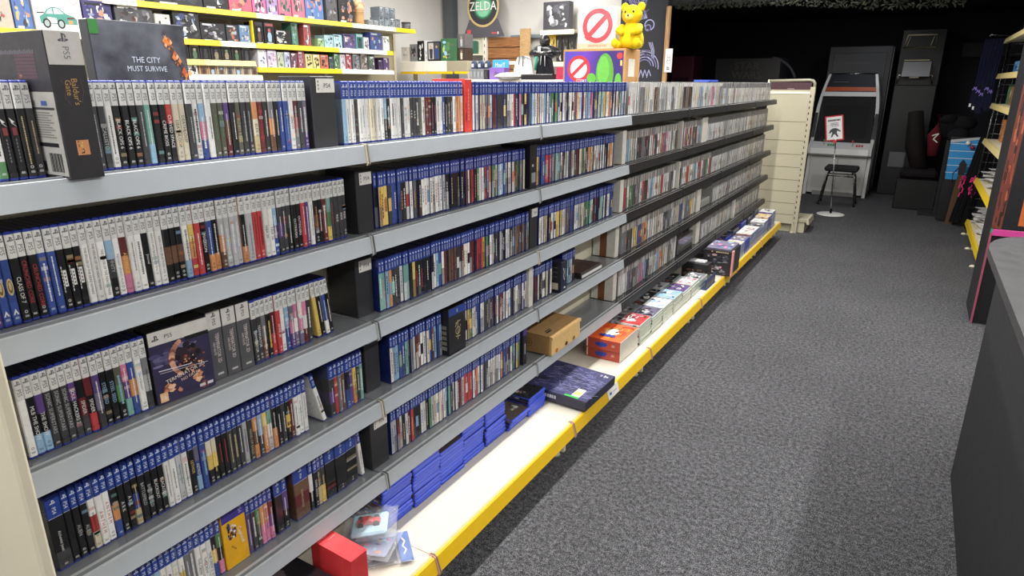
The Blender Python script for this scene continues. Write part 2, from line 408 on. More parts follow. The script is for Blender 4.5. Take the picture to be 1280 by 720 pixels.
# shelf on the far side of the run that carries the large boxes standing behind the games
for (a, b_, w) in ((.37, 2.36, 'frozen city box'), (2.37, 4.6, 'two cardboard display boxes')):
    t = thing('gondola_shelf', f'grey top shelf on far side carrying {w}', 'shelf', (0, a, Z[0]), group='game shelves of the long run')
    m = MB(); m.box(-.66, 0, -.024, -.226, b_ - a, -.0005, GREYTOP, .002); m.build('shelf_board', PAINT, t)
    m = MB(); m.box(-.675, 0, -.044, -.662, b_ - a, .004, GREYSH, .003); m.build('price_rail', PAINT, t)
for b in range(7):
    ya, yb = J[b] + (.030 if b == 0 else .004), J[b + 1] - (.012 if b == 6 else .004)
    m = MB(); m.box(-.2235, ya, .19, -.2025, yb, 1.434, CREAM)
    for k in range(1, 6): m.box(-.2024, ya, .19 + k * .21, -.2018, yb, .192 + k * .21, H('8d8874'))
    tag(m.build('gondola_back_panel', PAINT), f'cream steel back panel behind games in {BAYS[b]}', 'back panel', 'back panels of the long run')
for i, y in enumerate(J):
    lab = ['at the cream end panel', 'between first and second grey bays', 'between second and third grey bays', 'where grey meets black shelves', 'at end of first black bay',
           'at end of second black bay', 'at end of third black bay', 'beside the cream end gondola'][i]
    if i == 0: y += .022
    if i == 7: y -= .005
    t = thing('gondola_upright', f'cream slotted shelf upright and foot {lab}', 'upright', (0, y, 0), group='uprights of the long run')
    m = MB(); m.box(-.2255, -.0035, .0, -.2005, .0035, 1.433, CREAM); m.build('post', PAINT, t)
    m = MB(); m.prism([(-.2, .03), (.13, .045), (.13, .085), (-.2, .14)], 'y', -.012, .012, CREAM); fa = m.build('foot_arm', PAINT, t)
    m = MB(); m.box(.095, -.01, .012, .115, .01, .05, CREAM, .002); m.lathe([(.022, 0), (.022, .008), (.012, .014)], (.105, 0, 0), CREAM, 14); m.build('levelling_foot', PAINT, fa)
    m = MB(); m.box(.128, -.011, .03, .152, .011, .158, CREAM, .002); m.build('deck_support', PAINT, t)
for b in range(7):
    t = thing('base_shelf', f'cream base shelf with yellow ticket strip below {BAYS[b]}', 'shelf', (0, J[b], 0), group='base shelves of the long run')
    L_ = J[b + 1] - J[b] - .001
    m = MB(); m.box(-.199, .001, .162, .172, L_, .185, H('cbc5b6'), .0015); m.build('shelf_board', PAINT, t)
    m = MB(); m.prism([(.172, .163), (.172, .187), (.178, .1885), (.181, .184), (.186, .186), (.190, .182), (.203, .130), (.199, .125), (.188, .158)], 'y', .001, L_, YEL,
                      cols=[YEL, H('c9bf95'), H('c9bf95'), YEL, YEL, YEL, H('e8dca8'), YEL, YEL]); m.build('ticket_strip', PLASTIC, t)
    if b < 6:
        m = MB()
        for dy, c in ((-.006, H('b58a7c')), (.001, H('8a7468'))): m.prism([(.166, .189), (.183, .1905), (.193, .185), (.209, .130), (.205, .120), (.198, .121), (.19, .18)], 'y', L_ + dy, L_ + dy + .004, c)
        m.build('joint_clip', PLASTIC, t)
m = MB(); m.box(-.70, .344, 0, .232, .3625, 1.43, H('d2cbb4'), .004); tag(m.build('gondola_end_panel', PAINT), 'tall cream steel end panel at near end of game shelves', 'end panel')
m = MB(); m.prism([(0, -.0), (.013, -.048), (.0145, -.048), (.0015, 0)], 'y', 0, .13, P('w'), cols=[P('w')] * 4)
m.rect((.0090, 0, -.026), (0, 1, 0), (-.26, 0, .96), .02, -.005, .045, .007, P('b')); m.rect((.0090, 0, -.026), (0, 1, 0), (-.26, 0, .96), .06, -.004, .11, .003, P('s'))
tag(m.build('shelf_price_label', CARD, None, (.1902, 2.74, .183)), 'white paper price label on the yellow strip below navy flat box', 'price label')

# ================================================================== game cases
CASEBLUE = H('2c3a94'); CW, CH, CD = .0138, .170, .135
shell_cache = {}
def shell_mesh(w, col=CASEBLUE, h=CH):
    key = (round(w, 4), col, h)
    if key not in shell_cache:
        m = MB(); m.box(-CD, -w / 2, 0, 0, w / 2, h, col, .0022)
        m.box(-CD * .97, -w / 2 + .0008, h, -CD * .06, w / 2 - .0008, h + .0005, mix(col, P('k'), .72))  # top inlay mixed towards black: dark lid strip plus painted-in shade
        shell_cache[key] = m.mesh('game_case', PLASTIC)
    return shell_cache[key]
R_, UP = V((0, 1, 0)), V((0, 0, 1))
BANDW = H('dadad8'); BANDB = H('2c4597')
def insert_mesh(w, segs, tcol, title, band, seed, d=CD, h=CH, front=None):
    rr = random.Random(seed); m = MB(); z0, z1 = .0055, h - .0045; hb = .043
    hw = w / 2 + .0002
    prof = [(-d + .004, -hw), (-.002, -hw), (.0005, -hw + .0018), (.0005, hw - .0018), (-.002, hw), (-d + .004, hw)]
    cov = front if front is not None else P(segs[-1])
    zb = z1 - hb
    def strip(a, b, col, side=None):
        side = side or col
        m.prism(prof, 'z', a, b, col, cols=[mix(cov, col, .25)] + [col] * 3 + [mix(cov, col, .25), P('k')])
    bc = {'5': BANDW, '4': BANDB}[band]
    strip(zb, z1, bc)
    n = len(segs); hh = (zb - z0) / n
    for i, s_ in enumerate(segs):
        strip(zb - (i + 1) * hh, zb - i * hh, vary(P(s_), .12))
    X = .0009
    if band == '4': m.rect((X, 0, 0), R_, UP, -hw + .001, zb - .0004, hw - .001, zb + .0006, H('c8d0e6'))
    ic = H('5c5c60') if band == '5' else H('dfe4f2')
    emblem(m, (X, 0, z1 - .0085), R_, UP, min(.0085, w * .62), ic)
    m.text({'5': 'PS5', '4': 'PS4'}[band], (X, 0, z1 - .0275), (0, 0, -1), R_, min(.0074, w * .54), ic, .0215)
    lum = sum(P(segs[-1]))
    if title == '@oval':
        m.disc((X, 0, 0), R_, UP, .0052, P('x'), 16, ry=.016, c=(0, .072)); m.disc((X + .0002, 0, 0), R_, UP, .0036, H('7a5a28'), 12, ry=.012, c=(0, .072)); m.disc((X + .0004, 0, 0), R_, UP, .0022, P('x'), 10, ry=.008, c=(0, .074)); m.poly((X, 0, 0), R_, UP, [(-.0045, .020), (0, .031), (.0045, .020), (.002, .020), (0, .025), (-.002, .020)], P('w'))
    elif title == '@box':
        m.rect((X, 0, 0), R_, UP, -.0022, .050, .0038, .082, P('w')); z = .09
        for q in range(8): m.rect((X, 0, 0), R_, UP, -.0046, z - .005, -.0032, z, P('w')); z -= .0066
        for q in range(4): m.rect((X + .0002, 0, 0), R_, UP, -.0006, .053 + q * .007, .0022, .057 + q * .007, P('g'))
    elif title == '@mark':
        m.poly((X, 0, 0), R_, UP, [(-.005, .108), (.003, .100), (-.001, .099), (.005, .092), (-.002, .098), (-.003, .102)], P('w')); m.rect((X, 0, 0), R_, UP, -.003, .078, .0035, .091, H('8a3a40'))
        for q in range(7): m.rect((X, 0, 0), R_, UP, -.001, .032 + q * .006, .001, .036 + q * .006, P('g'))
    elif title and title != '~':
        m.text(title, (X, 0, (zb + z0) / 2 + rr.uniform(-.006, .012)), (0, 0, -1), R_, min(.0068 if len(title) < 17 else .0044, w * .5), P(tcol), .095)
    elif title == '~':
        z = zb - rr.uniform(.008, .03); end = z0 + rr.uniform(.02, .045); yo = rr.uniform(-.001, .001); big = rr.choice((1, 1, 1.3, 2.0))
        while z > end:
            l = rr.uniform(.0014, .0042); hw_ = rr.choice((.0009, .0011, .0012)) * big; m.rect((X, 0, 0), R_, UP, yo - hw_, z - l, yo + hw_, z, P(tcol)); z -= l + .0008
    if rr.random() < .7:
        c = P('w') if lum < .9 else P('d')
        m.rect((X, 0, 0), R_, UP, -.0032, z0 + .006, .0032, z0 + .010, mix(c, P(segs[-1]), .55))
        if rr.random() < .5: m.ring((X, 0, 0), R_, UP, .0016, .0028, mix(c, P(segs[-1]), .3), 10, c=(0, z0 + .0165))
    if rr.random() < .25:
        for q in range(3):
            zz = rr.uniform(z0 + .02, zb - .01); m.rect((X - .0001, 0, 0), R_, UP, -hw + .0015, zz - .004, hw - .0015, zz + .003, vary(mix(P(segs[0]), P(rr.choice('wroxlt')), .4), .2))
    return m.mesh('paper_sleeve', PRINT)
ncase = 0
def describe(segs, tcol, title, band):
    words_ = []
    for s_ in segs:
        if not words_ or words_[-1] != PAL[s_][1]: words_.append(PAL[s_][1])
    look = '-and-'.join(words_[:3])
    return f"{'white' if band == '5' else 'blue'}-topped {look} game case" + (f' with {PAL[tcol][1]} lettering' if title and title[0] not in '~@' else (' with a ' + {'@oval': 'gold oval', '@box': 'white label', '@mark': 'red and white mark'}[title] if title and title[0] == '@' else ''))
def case(x, y, z, segs, tcol, title, band, label, group, w=CW, lean=0, front=None):
    global ncase; ncase += 1
    o = bpy.data.objects.new('game_case', shell_mesh(w)); COL.objects.link(o)
    c = bpy.data.objects.new('paper_sleeve', insert_mesh(w, segs, tcol, title, band, ncase, front=front)); COL.objects.link(c); c.parent = o
    o.location = (x, y, z + (w / 2 * math.sin(lean) if lean else 0)); o.rotation_euler = (lean, 0, 0)
    tag(o, label, 'game case', group)
    return o
rowcount = {}
def row(k, band, tokens, y0, y1, bay='first grey bay', lean=0, xj=.0025, xf=-.060):
    toks = [t.strip() for t in tokens.split(',') if t.strip()]
    ws = []
    for t in toks:
        ws.append(float(t.split('*')[1]) if '*' in t else 1.0)
    pitch = (y1 - y0) / sum(ws); y = y0
    grp = f'game cases standing on the {SHW[k]} shelf of the {bay}'
    for t, w in zip(toks, ws):
        t = t.split('*')[0]; p = t.split(':')
        segs, tc, ti = p[0], (p[1] if len(p) > 1 else 'w'), (p[2] if len(p) > 2 else '~')
        n = rowcount[k, bay] = rowcount.get((k, bay), 0) + 1
        lab = f'{describe(segs, tc, ti, band)}, {ordw(n)} from cream panel, {SHW[k]} shelf' if bay == 'first grey bay' else f'{describe(segs, tc, ti, band)}, {ordw(n)} on {SHW[k]} shelf of {bay}'
        cw = min(pitch * w - .0005, CW) if w == 1 else pitch * w - .0008
        yy = y + pitch * w / 2
        front = H('5a5a5e') if n == 1 else None
        case(xf + random.uniform(-xj, xj), yy, Z[k] + .0005, segs, tc, ti, band, lab, grp, w=cw, lean=lean, front=front)
        y += pitch * w

row(0, '5', 'wwwn:d:~, k:w:@mark, k:w:@mark, k:x:~, d:x:~', .5215, .596)
row(0, '5', 'ryw:r:, d:s:~, d:s:CALLISTO, w:d:~, k:w:BLACK OPS 6, k:w:BLACK OPS 6, k:w:BLACK OPS 6, d:s:~, tta:w:~, k:y:, k:w:CRIME BOSS, rkk:w:CURVED SPACE, c:d:DEATHLOOP, c:d:DEATHLOOP, d:s:~, w:d:~, lmb:w:~, w:d:~, q:n:~, q:n:~, pue:w:~, k:w:~, q:x:ELDEN RING, d:s:~, d:s:~, ocx:d:ELEX II, e:r:~, d:w:~, gou:w:~, k:w:~, b:w:~, b:l:~, w:d:GREYD, erg:s:~, d:w:~, vgp:w:~', .672, 1.222)
row(1, '5', 'bp:w:~, bbb:x:@oval, bbb:x:@oval, k:w:CLASS OF 7, k:r:CRUNCHED CORE, k:r:CRUNCHED CORE, b:w:~, b:w:~, k:w:@box, k:w:@box, k:w:@box, w:d:THE HOUSE OF THE DEAD REMAKE, w:d:THE HOUSE OF THE DEAD REMAKE, w:d:THE HOUSE OF THE DEAD REMAKE, ldk:s:INFINITY, w:g:INSTANT SPORTS PLUS, eom:y:ALLIANCE, w:g:~, w:g:~, k:w:Journal, w:d:KEMCO RPG SELECTION VOL. 2, w:d:KEMCO RPG SELECTION VOL. 2, kuk:s:, kuk:s:, kuk:s:, wwl:g:~, yor:d:~, r:w:~, k:w:MADISON, bbo:w:~, kko:w:~, sou:w:~, s:w:~, s:w:~, s:w:~, kko:w:~, s:g:~*1.35, r:e:~, r:e:~, w:k:NBA 2K, w:k:NBA 2K, lpb:w:~, dpd:w:~, d:w:~, dk:w:~, k:w:OUTRIDERS, k:w:OUTRIDERS, r:w:~, p:w:~, w:g:~, kuk:o:~, k:w:~, e:w:~, tny:d:~, d:r:~, d:w:RIDE, d:w:RIDE, d:w:RIDE', .462, 1.333)
row(2, '5', 'w:g:, kkl:w:MLB THE SHOW, pkl:w:THE SHOW, d:s:SONIC SUPERSTARS, d:s:SONIC SUPERSTARS, d:s:SONIC SUPERSTARS, pkd:w:SOUL HACKERS 2, ked:w:SPIDER, ekr:w:SPIDER, pvd:w:~, k:l:STEEL SEED, k:l:STEEL SEED, qnk:l:~, mpt:w:~, bob:w:~, w:d:Tales of Graces f, gsd:d:~', .466, .714)
row(2, '5', 'd:w:TERMINATOR, d:w:TERMINATOR, gu:w:~, k:y:~, er:w:~, r:w:WWE 2K, w:r:2K, lb:w:~, vmp:w:~, mwv:w:~, wmv:w:~, mwe:w:~, d:w:~', .981, 1.172)
row(2, '5', 'y:d:, k:w:~, bbw:w:~, kdk:w:~', 1.192, 1.252, lean=.10)
row(3, '4', 'kkd:w:Alchemist Joust*1.9, k:w:, k:s:ALIEN, k:s:ALIEN, wrc:k:AMERICAN FUGITIVE, w:r:A N T H E M, w:r:A N T H E M, kob:o:AQUA KITTY, k:w:A R K, k:w:A R K, kbx:x:~, k:s:BATTLEFIELD, k:s:BATTLEFIELD, k:w:BLACKOUT, k:w:BLACKOUT, w:g:~, w:g:~, s:g:~, w:d:~, k:y:LETHOS, vbl:w:ASTRO, b:l:~, cyk:y:~, cyk:y:~, k:r:~, k:r:~, d:x:~, d:x:~, d:w:~, s:g:~, d:x:HAND OF GOLD, ouo:w:~, ld:w:~, yoo:w:~, tws:d:~, ko:w:~, k:w:~, d:w:~, kyk:y:~, e:w:~, w:g:~, w:g:~, w:v:~', .468, 1.128)
row(3, '4', 'w:g:~', 1.183, 1.198, lean=.25)
row(3, '4', 'dpd:w:~*1.4, r:w:, g:w:~, u:w:~, kb:b:~*1.3, p:w:, yo:d:~, d:w:~, t:w:~', 1.212, 1.353)
row(4, '4', 'w:g:~, b:w:~, gw:d:~, n:w:~, n:o:~, l:w:~, w:g:~, wy:d:~, w:y:~, wyw:g:~, g:w:~, g:w:~, w:k:THE CREW, w:k:THE CREW, w:k:THE CREW 2, kyb:w:~, nkm:w:~', .570, .818)
row(4, '4', 'p:w:~, d:w:~, nqd:s:~, om:w:~, om:p:~, epm:w:~', .893, .976)
row(4, '4', 'k:s:*1.6, pk:w:~*1.3', .985, 1.030)
row(4, '4', 'ueu:x:DARK SOULS*3.2', 1.052, 1.104)
row(4, '4', 'wk:w:~, k:w:DARK SOULS, dx:x:~, dy:x:~', 1.108, 1.168)
row(4, '4', 'k:s:*2.3, k:s:*2.6, k:s:*2.7', 1.172, 1.302)
row(4, '4', 'w:g:~', 1.318, 1.333, lean=.09)
# back-cover-out case and the first stretch of the second bay's top shelf
row(0, '4', 'l:w:, w:d:~, w:d:~, d:e:~, w:g:~, w:g:~, w:x:~, c:g:~, c:g:~, w:g:~, w:g:~, ld:w:~, k:w:~, w:k:~, w:g:~, w:g:~, d:g:~, w:g:~, w:g:~, d:w:A R K, d:w:A R K, d:w:~, q:g:~, w:g:~, e:g:~, e:g:~, k:m:~, k:m:~, w:g:~, w:g:~, b:w:~, k:w:~, d:w:~, d:w:~, w:g:~, o:w:~, o:d:~, w:o:~', 1.345, 1.918, bay='second grey bay')
print('individual upright cases', ncase)
# ---------------- the many remaining cases on the shelves further along: one uncounted mass
mass = MB(); rs = random.Random(77)
def plain_case(y, w, z, xf, segs, band, h=CH, rim=None, hbn=.040):
    rim = rim or H('1f2a66')
    d = CD
    mass.box(xf - d, y, z, xf, y + w, z + h, rim, .0010)
    y0, y1 = y + .0003, y + w - .0003; z1 = z + h - .0045; z0 = z + .0055; X = xf + .0004
    hb = hbn if band is not None else 0
    if band is not None:
        mass.rect((X, 0, 0), R_, UP, y0, z1 - hb, y1, z1, band)
        if band == BANDB:
            mass.disc((X + .0003, 0, 0), R_, UP, .0032, H('d8def0'), 8, c=((y0 + y1) / 2, z1 - .009))
            mass.rect((X + .0003, 0, 0), R_, UP, (y0 + y1) / 2 - .0022, z1 - .034, (y0 + y1) / 2 + .0022, z1 - .017, mix(BANDB, P('w'), .45))
    n = len(segs); hh = (z1 - hb - z0) / n
    for i, c in enumerate(segs): mass.rect((X, 0, 0), R_, UP, y0, z1 - hb - (i + 1) * hh, y1, z1 - hb - i * hh, c)
    if rs.random() < (.75 if band == BANDB else .3):
        c = P(rs.choice('wwwkdxro')) if sum(segs[0]) < 1.2 else P(rs.choice('dkkrgb'))
        z = z1 - hb - rs.uniform(.01, .035); e = z0 + rs.uniform(.02, .05)
        while z > e:
            l = rs.uniform(.004, .011); mass.rect((X + .0003, 0, 0), R_, UP, (y0 + y1) / 2 - .0018, max(z - l, z0), (y0 + y1) / 2 + .0018, z, c); z -= l + .002
def mass_row(k, y0, y1, letters, band=BANDB, xf=-.06, fade=.12, rim=None, pitch=.0146, hb=.040):
    L = [c for c in letters if c != ' ']; n = max(1, round((y1 - y0) / pitch)); w = (y1 - y0) / n; y = y0
    for i in range(n):
        t = L[int(i * len(L) / n)]
        a = vary(P(t), .2 if band == BANDB else .09)
        segs = [a]
        q = rs.random()
        if q < .35: segs = [a, vary(mix(P(t), P(rs.choice('kdwsgu')), .6), .2)]
        elif q < .5: segs = [a, vary(P(rs.choice('wrolygtk')), .3), a]
        bb = band() if callable(band) else band
        plain_case(y, w - .0005, Z[k] + .0005, xf + rs.uniform(-.004, .003), segs, bb, h=CH - rs.uniform(0, .002), rim=rim, hbn=hb)
        y += w
mass_row(0, 1.975, 3.43, 'w g c g g w e d d d d w w r d m d y d l l w e c w l w b n k n b c w s d c w w g o c w e w l l e m d g n c t l c y w o g d c e w d n l w w k')
mass_row(1, 1.452, 2.345, 'k y y y d b b b k k k w w g k k w w w w w w w w w w s k k k k k k k k d u w e r k n w w w d r b o n n s w l w l b c w c r w d d n g g c c')
mass_row(1, 2.44, 3.30, 'y b b r r v g t g w d w d g c d e c n c d o y g w w s w w k k c o c g')
mass_row(2, 1.447, 2.385, 't l o d d d w t t k y k k k k k k w l b w e k u u d d e c w w e e k r r y n d w s d d d s d k w d k g g u u d u g g t')
mass_row(2, 2.475, 3.31, 'w w x k k w w y y y w s v v b d w w s c c n n t t w k r k d t l w d w w b k')
mass_row(3, 1.478, 1.755, 'w l l b b t g g s e d u w w c b u l b l m')
mass_row(3, 1.875, 2.375, 'b c y n w c b b w w d g d d d w d e e w w w d c w w g v w p w')
mass_row(3, 2.42, 2.618, 'g u e k w k k w w c c d w c')
mass_row(3, 2.715, 2.86, 'b b y y t l w s k k')
mass_row(4, 1.462, 2.325, 's e w k w e r k k w w k n s c w c w l t k w w e e w r r r w r o w w g d w w w w w w b o b e k w n l y n d')
GB = [H('8b8b8e'), H('b9b8b4'), H('a5938a'), H('c9c6bf')]
var_band = lambda: rs.choice(GB)
grey_band = lambda: vary(H('77777a'), .16)
RIMC = H('8f908e')
bw = J[3]
white = 'wwwswwwwwcwwws'
mass_row(0, bw + .10, 5.44, 'w w g c w u w s w g w c d u k w c l w s w m w c g', lambda: vary(H('dcdbd6'), .06), rim=RIMC, hb=.022)
mass_row(0, 5.445, 7.46, 's w w l d c w w c w v m ' + white * 3, grey_band, rim=RIMC)
for k in (1, 2, 3, 4):
    mix1 = ['l l c w d d g e d w r d w c r g m w g w d u', 'r w n d g w r d w l w w c r w w g k w', 'g d y b o w w c w d g w c b s g y w', 'w w v d g m l d w w l o c w g w w'][k - 1]
    a = {1: (bw + .085, 4.93), 2: (bw + .085, 5.30), 3: (bw + .10, 4.95), 4: (bw + .10, 4.55)}[k]
    if k < 3: mass_row(k, a[0], 4.398, mix1, var_band, rim=RIMC); mass_row(k, 4.420, a[1], mix1[::-1], var_band, rim=RIMC)
    else: mass_row(k, a[0], a[1], mix1, var_band, rim=RIMC)
    b = {1: (5.10, 7.46), 2: (5.32, 7.46), 3: (5.45, 7.46), 4: (5.20, 6.20)}[k]
    mass_row(k, b[0], b[1], white, grey_band, rim=RIMC)
mass_row(4, 6.30, 7.46, white, grey_band, rim=RIMC)
tag(mass.build('shelved_game_cases', PRINT), 'many thin game cases packed spine out on shelves beyond the first grey bay', 'game case', kind='stuff')

# ---------------- black divider boxes with a white handwritten label
def divider(k, y0, y1, xf, where, d=.118, h=.182, lab=True, dz=0):
    t = thing('divider_box', f'black cardboard divider box with white label on {where}', 'divider', (xf, y0, Z[k] + .0005), group='black divider boxes')
    m = MB(); w = y1 - y0; m.box(-d, 0, 0, 0, w, h, H('2b2b2f'), .002)
    for q in range(5): m.rect((.0004, 0, 0), R_, UP, w * .3 + q * .006, .07 + q * .008, w * .3 + q * .006 + .0016, .0715 + q * .008, P('d'))
    m.build('box_body', CARD, t)
    m = MB(); m.box(.0004, w * .22, h - .041, .0012, w * .97, h - .006, H('dcdad4'))
    m.text('PS4', (.0016, w * .66, h - .0235), R_, UP, .0115, P('d'), w * .4)
    for q in range(3): m.rect((.0016, 0, 0), R_, UP, w * .28, h - .034 + q * .009, w * .28 + .003, h - .029 + q * .009, P('d'))
    m.build('label', CARD, t)['label'] = 'white label with black handwriting'
divider(0, 1.238, 1.322, -.058, 'top shelf between white-topped and blue-topped cases')
divider(1, 1.372, 1.438, -.055, 'second shelf after the first grey bay')
divider(2, 1.369, 1.440, -.078, 'third shelf after an empty gap')
divider(3, 1.385, 1.452, -.080, 'fourth shelf behind the joint', h=.205)
divider(4, 1.358, 1.440, -.052, 'fifth shelf above blue case stacks')
divider(2, 2.395, 2.462, -.06, 'third shelf of the second grey bay', h=.178)
# white shelf-end boxes with brown tape that close off the black bays
def white_divider(k, y, x0, x1, h, tape, where, d=.05):
    t = thing('divider_box', f'white card divider box{" with brown tape" if tape else ""} {where}', 'divider', (0, y, Z[k] + .0005), group='white card divider boxes')
    m = MB(); m.box(x0, 0, 0, x1, d, h, H('d9d6cc'), .002); m.build('box_body', CARD, t)
    if tape:
        w = x1 - x0; m = MB(); m.box(x0 + w * .32, -.0008, .001, x0 + w * .62, -.0002, h - .001, H('7a4c2c')); m.build('packing_tape', CARD, t)['label'] = 'brown packing tape strip'
for k, tp in ((1, 0), (2, 0), (3, 1), (4, 1)):
    white_divider(k, 3.375, -.195, -.045 if k < 3 else -.058, .178, tp, ['', 'at start of second black shelf', 'at start of third black shelf', 'at start of fourth black shelf', 'at start of fifth black shelf'][k])
for k in (1, 2):
    white_divider(k, 4.405, -.195, -.035, .182, 0, f'standing at first black joint on {SHW[k]} shelf', .012)
white_divider(1, 4.94, -.195, -.05, .18, 1, 'ahead of white cases on second black shelf', .14)
white_divider(3, 4.97, -.195, -.05, .175, 1, 'midway along the fourth black shelf', .10)
white_divider(4, 5.02, -.195, -.05, .175, 1, 'before white cases on fifth black shelf', .10)
white_divider(4, 6.215, -.195, -.04, .175, 0, 'at the second gap on fifth black shelf', .06)

# ---------------- boxed editions on the shelves
def textured_face(m, o, u, v, w, h, cols, n, seed, smin=.06, smax=.3):
    rr = random.Random(seed); o, u, v = V(o), V(u).normalized(), V(v).normalized(); nn = u.cross(v)
    for i in range(n):
        a = rr.uniform(smin, smax) * w; b = rr.uniform(smin, smax) * h
        x = rr.uniform(0, w - a); y = rr.uniform(0, h - b); k = rr.randint(5, 8); ph = rr.uniform(0, 6)
        pts = [(x + a / 2 + a / 2 * math.cos(ph + 6.283 * q / k) * rr.uniform(.6, 1), y + b / 2 + b / 2 * math.sin(ph + 6.283 * q / k) * rr.uniform(.6, 1)) for q in range(k)]
        m.poly(o + nn * (.0003 + .00003 * i), u, v, pts, vary(rr.choice(cols), .15))

# tall collector's box standing proud of the top shelf
t = thing('boxed_game', "tall black boxed game with white top band and gold lettering on top shelf", 'boxed game', (0, .6, Z[0] + .0005))
m = MB(); bx = H('26252a'); m.box(-.30, 0, 0, .012, .060, .25, bx, .0015)
X = .0124; m.rect((X, 0, 0), R_, UP, .0012, .195, .0588, .2488, H('c6c4c0'))
m.rect((0, -.0004, 0), (1, 0, 0), UP, -.135, .006, .010, .150, H('9f9e9b')); m.rect((0, -.0006, 0), (1, 0, 0), UP, -.128, .12, .004, .124, P('d'))
for q in range(11): m.rect((0, -.0007, 0), (1, 0, 0), UP, -.122, .072 + q * .0042, -.006 - (q % 3) * .008, .0738 + q * .0042, H('6e6d6c'))
for q in range(3): m.rect((0, -.0007, 0), (1, 0, 0), UP, -.118 + q * .04, .127, -.098 + q * .04, .135, (P('d'), H('7a7876'), P('b'))[q])
m.rect((0, -.0007, 0), (1, 0, 0), UP, -.07, .056, -.005, .063, P('k'))
for q in range(12): m.rect((0, -.0007, 0), (1, 0, 0), UP, -.045 + q * .0036, .012, -.0435 + q * .0036 + (q % 3) * .0006, .045, P('k'))
m.rect((0, -.0007, 0), (1, 0, 0), UP, -.115, .012, -.06, .03, P('d'))
m.rect((0, -.0004, 0), (1, 0, 0), UP, -.30, .151, .011, .249, H('25222b'))
for q in range(7): m.rect((0, -.0006, 0), (1, 0, 0), UP, -.10, .172 + q * .006, -.03, .1765 + q * .006, H('4a2c3c'))
for q in range(26): m.rect((0, -.0006, 0), (1, 0, 0), UP, -.17 + q * .0055, .213, -.1665 + q * .0055, .2185 + (q % 3) * .001, H('5f5c66'))
textured_face(m, (-.13, -.0003, .152), (1, 0, 0), UP, .05, .03, [P('o'), P('u'), P('e')], 6, 3)
m.build('box_body', CARD, t)
m = MB(); emblem(m, (X + .0004, .030, .239), R_, UP, .014, H('55555a')); m.text('PS5', (X + .0004, .032, .2145), (0, 0, -1), R_, .0105, H('77777a'), .034); m.build('platform_lettering', CARD, t)['label'] = 'grey emblem and letters on white'
m = MB()
m.text("Baldur's", (X + .0004, .036, .150), (0, 0, -1), R_, .0105, H('b8915a'), .044); m.text('Gate', (X + .0004, .025, .157), (0, 0, -1), R_, .0095, H('b8915a'), .026)
m.stroke((X + .0003, 0, 0), R_, UP, [(.014, .17), (.020, .16), (.016, .14), (.024, .128)], .0007, H('6a4a34')); m.stroke((X + .0003, 0, 0), R_, UP, [(.046, .175), (.048, .15), (.043, .132)], .0007, H('6a4a34'))
m.build('gold_lettering', CARD, t)['label'] = 'gold lettering'
m = MB(); m.rect((X + .0003, 0, 0), R_, UP, .020, .042, .041, .068, P('o')); textured_face(m, (X + .0004, .0205, .042), R_, UP, .020, .026, [P('u'), P('y'), P('e'), P('k')], 12, 8)
for sy in (): m.stroke((X + .0003, 0, 0), R_, UP, [(sy - .006, .014), (sy, .022), (sy + .004, .013)], .001, P('e'))
m.build('spine_picture', CARD, t)['label'] = 'small orange picture near the foot'

# big dark box with the ashen city picture behind the top row
t = thing('boxed_game', 'large dark box with misty sky, ember streak and white words behind top shelf cases', 'boxed game', (-.235, .818, Z[0] + .0005))
m = MB(); m.box(-.034, -.012, 0, 0, .206, .294, H('34363c'), .002)
m.build('box_body', CARD, t)
def ash_mat():
    mm = bpy.data.materials.new('misty_city_print'); mm.use_nodes = True; nt = mm.node_tree; N = nt.nodes; L = nt.links; b = N['Principled BSDF']
    tc = N.new('ShaderNodeTexCoord'); no = N.new('ShaderNodeTexNoise'); no.inputs['Scale'].default_value = 12; no.inputs['Detail'].default_value = 6
    L.new(tc.outputs['Object'], no.inputs['Vector'])
    r = N.new('ShaderNodeValToRGB'); r.color_ramp.elements[0].position = .35; r.color_ramp.elements[1].position = .7
    r.color_ramp.elements[0].color = (*H('36383f'), 1); r.color_ramp.elements[1].color = (*H('6d7079'), 1)
    L.new(no.outputs['Fac'], r.inputs[0]); L.new(r.outputs[0], b.inputs['Base Color']); b.inputs['Roughness'].default_value = .3
    return mm
m = MB(); m.box(.0004, -.010, .002, .0012, .204, .292, P('d')); m.build('front_picture', ash_mat(), t)['label'] = 'misty grey printed picture'
m = MB(); X = .0016
m.text('THE CITY', (X, .104, .214), R_, UP, .0125, H('ccd4e2'), .066); m.text('MUST SURVIVE', (X, .104, .195), R_, UP, .0115, H('ccd4e2'), .092); m.build('picture_lettering', CARD, t)['label'] = 'white words'
m = MB()
rr = random.Random(4)
for q in range(46):
    f = rr.random(); y = .157 + f * .042 + rr.gauss(0, .004); z = .26 - f * .085 + rr.gauss(0, .006); s_ = rr.uniform(.002, .006)
    m.poly((X + .00003 * q, y, z), R_, UP, [(-s_, 0), (0, -s_ * 1.4), (s_, 0), (0, s_ * 1.6)], rr.choice([H('e0803a'), H('f0b07a'), H('c05a2a'), H('4a3a38')]))
m.build('ember_print', CARD, t)['label'] = 'orange ember streak'
m = MB(); m.box(.0006, -.0105, .264, .0018, .008, .2925, H('2f7a34')); m.build('green_tab', CARD, t)['label'] = 'green corner band'
# a slim grey case end leaning behind the black boxed game
t = thing('boxed_game', 'slim grey boxed game standing between the tall black box and the dark city box', 'boxed game', (-.21, .705, Z[0] + .0005))
m = MB(); m.box(-.13, 0, 0, 0, .03, .225, H('5c5c60'), .002); m.build('box_body', CARD, t)
m = MB(); m.box(.0002, .002, .19, .0008, .028, .222, H('a5a5a6')); m.build('spine_print', CARD, t)

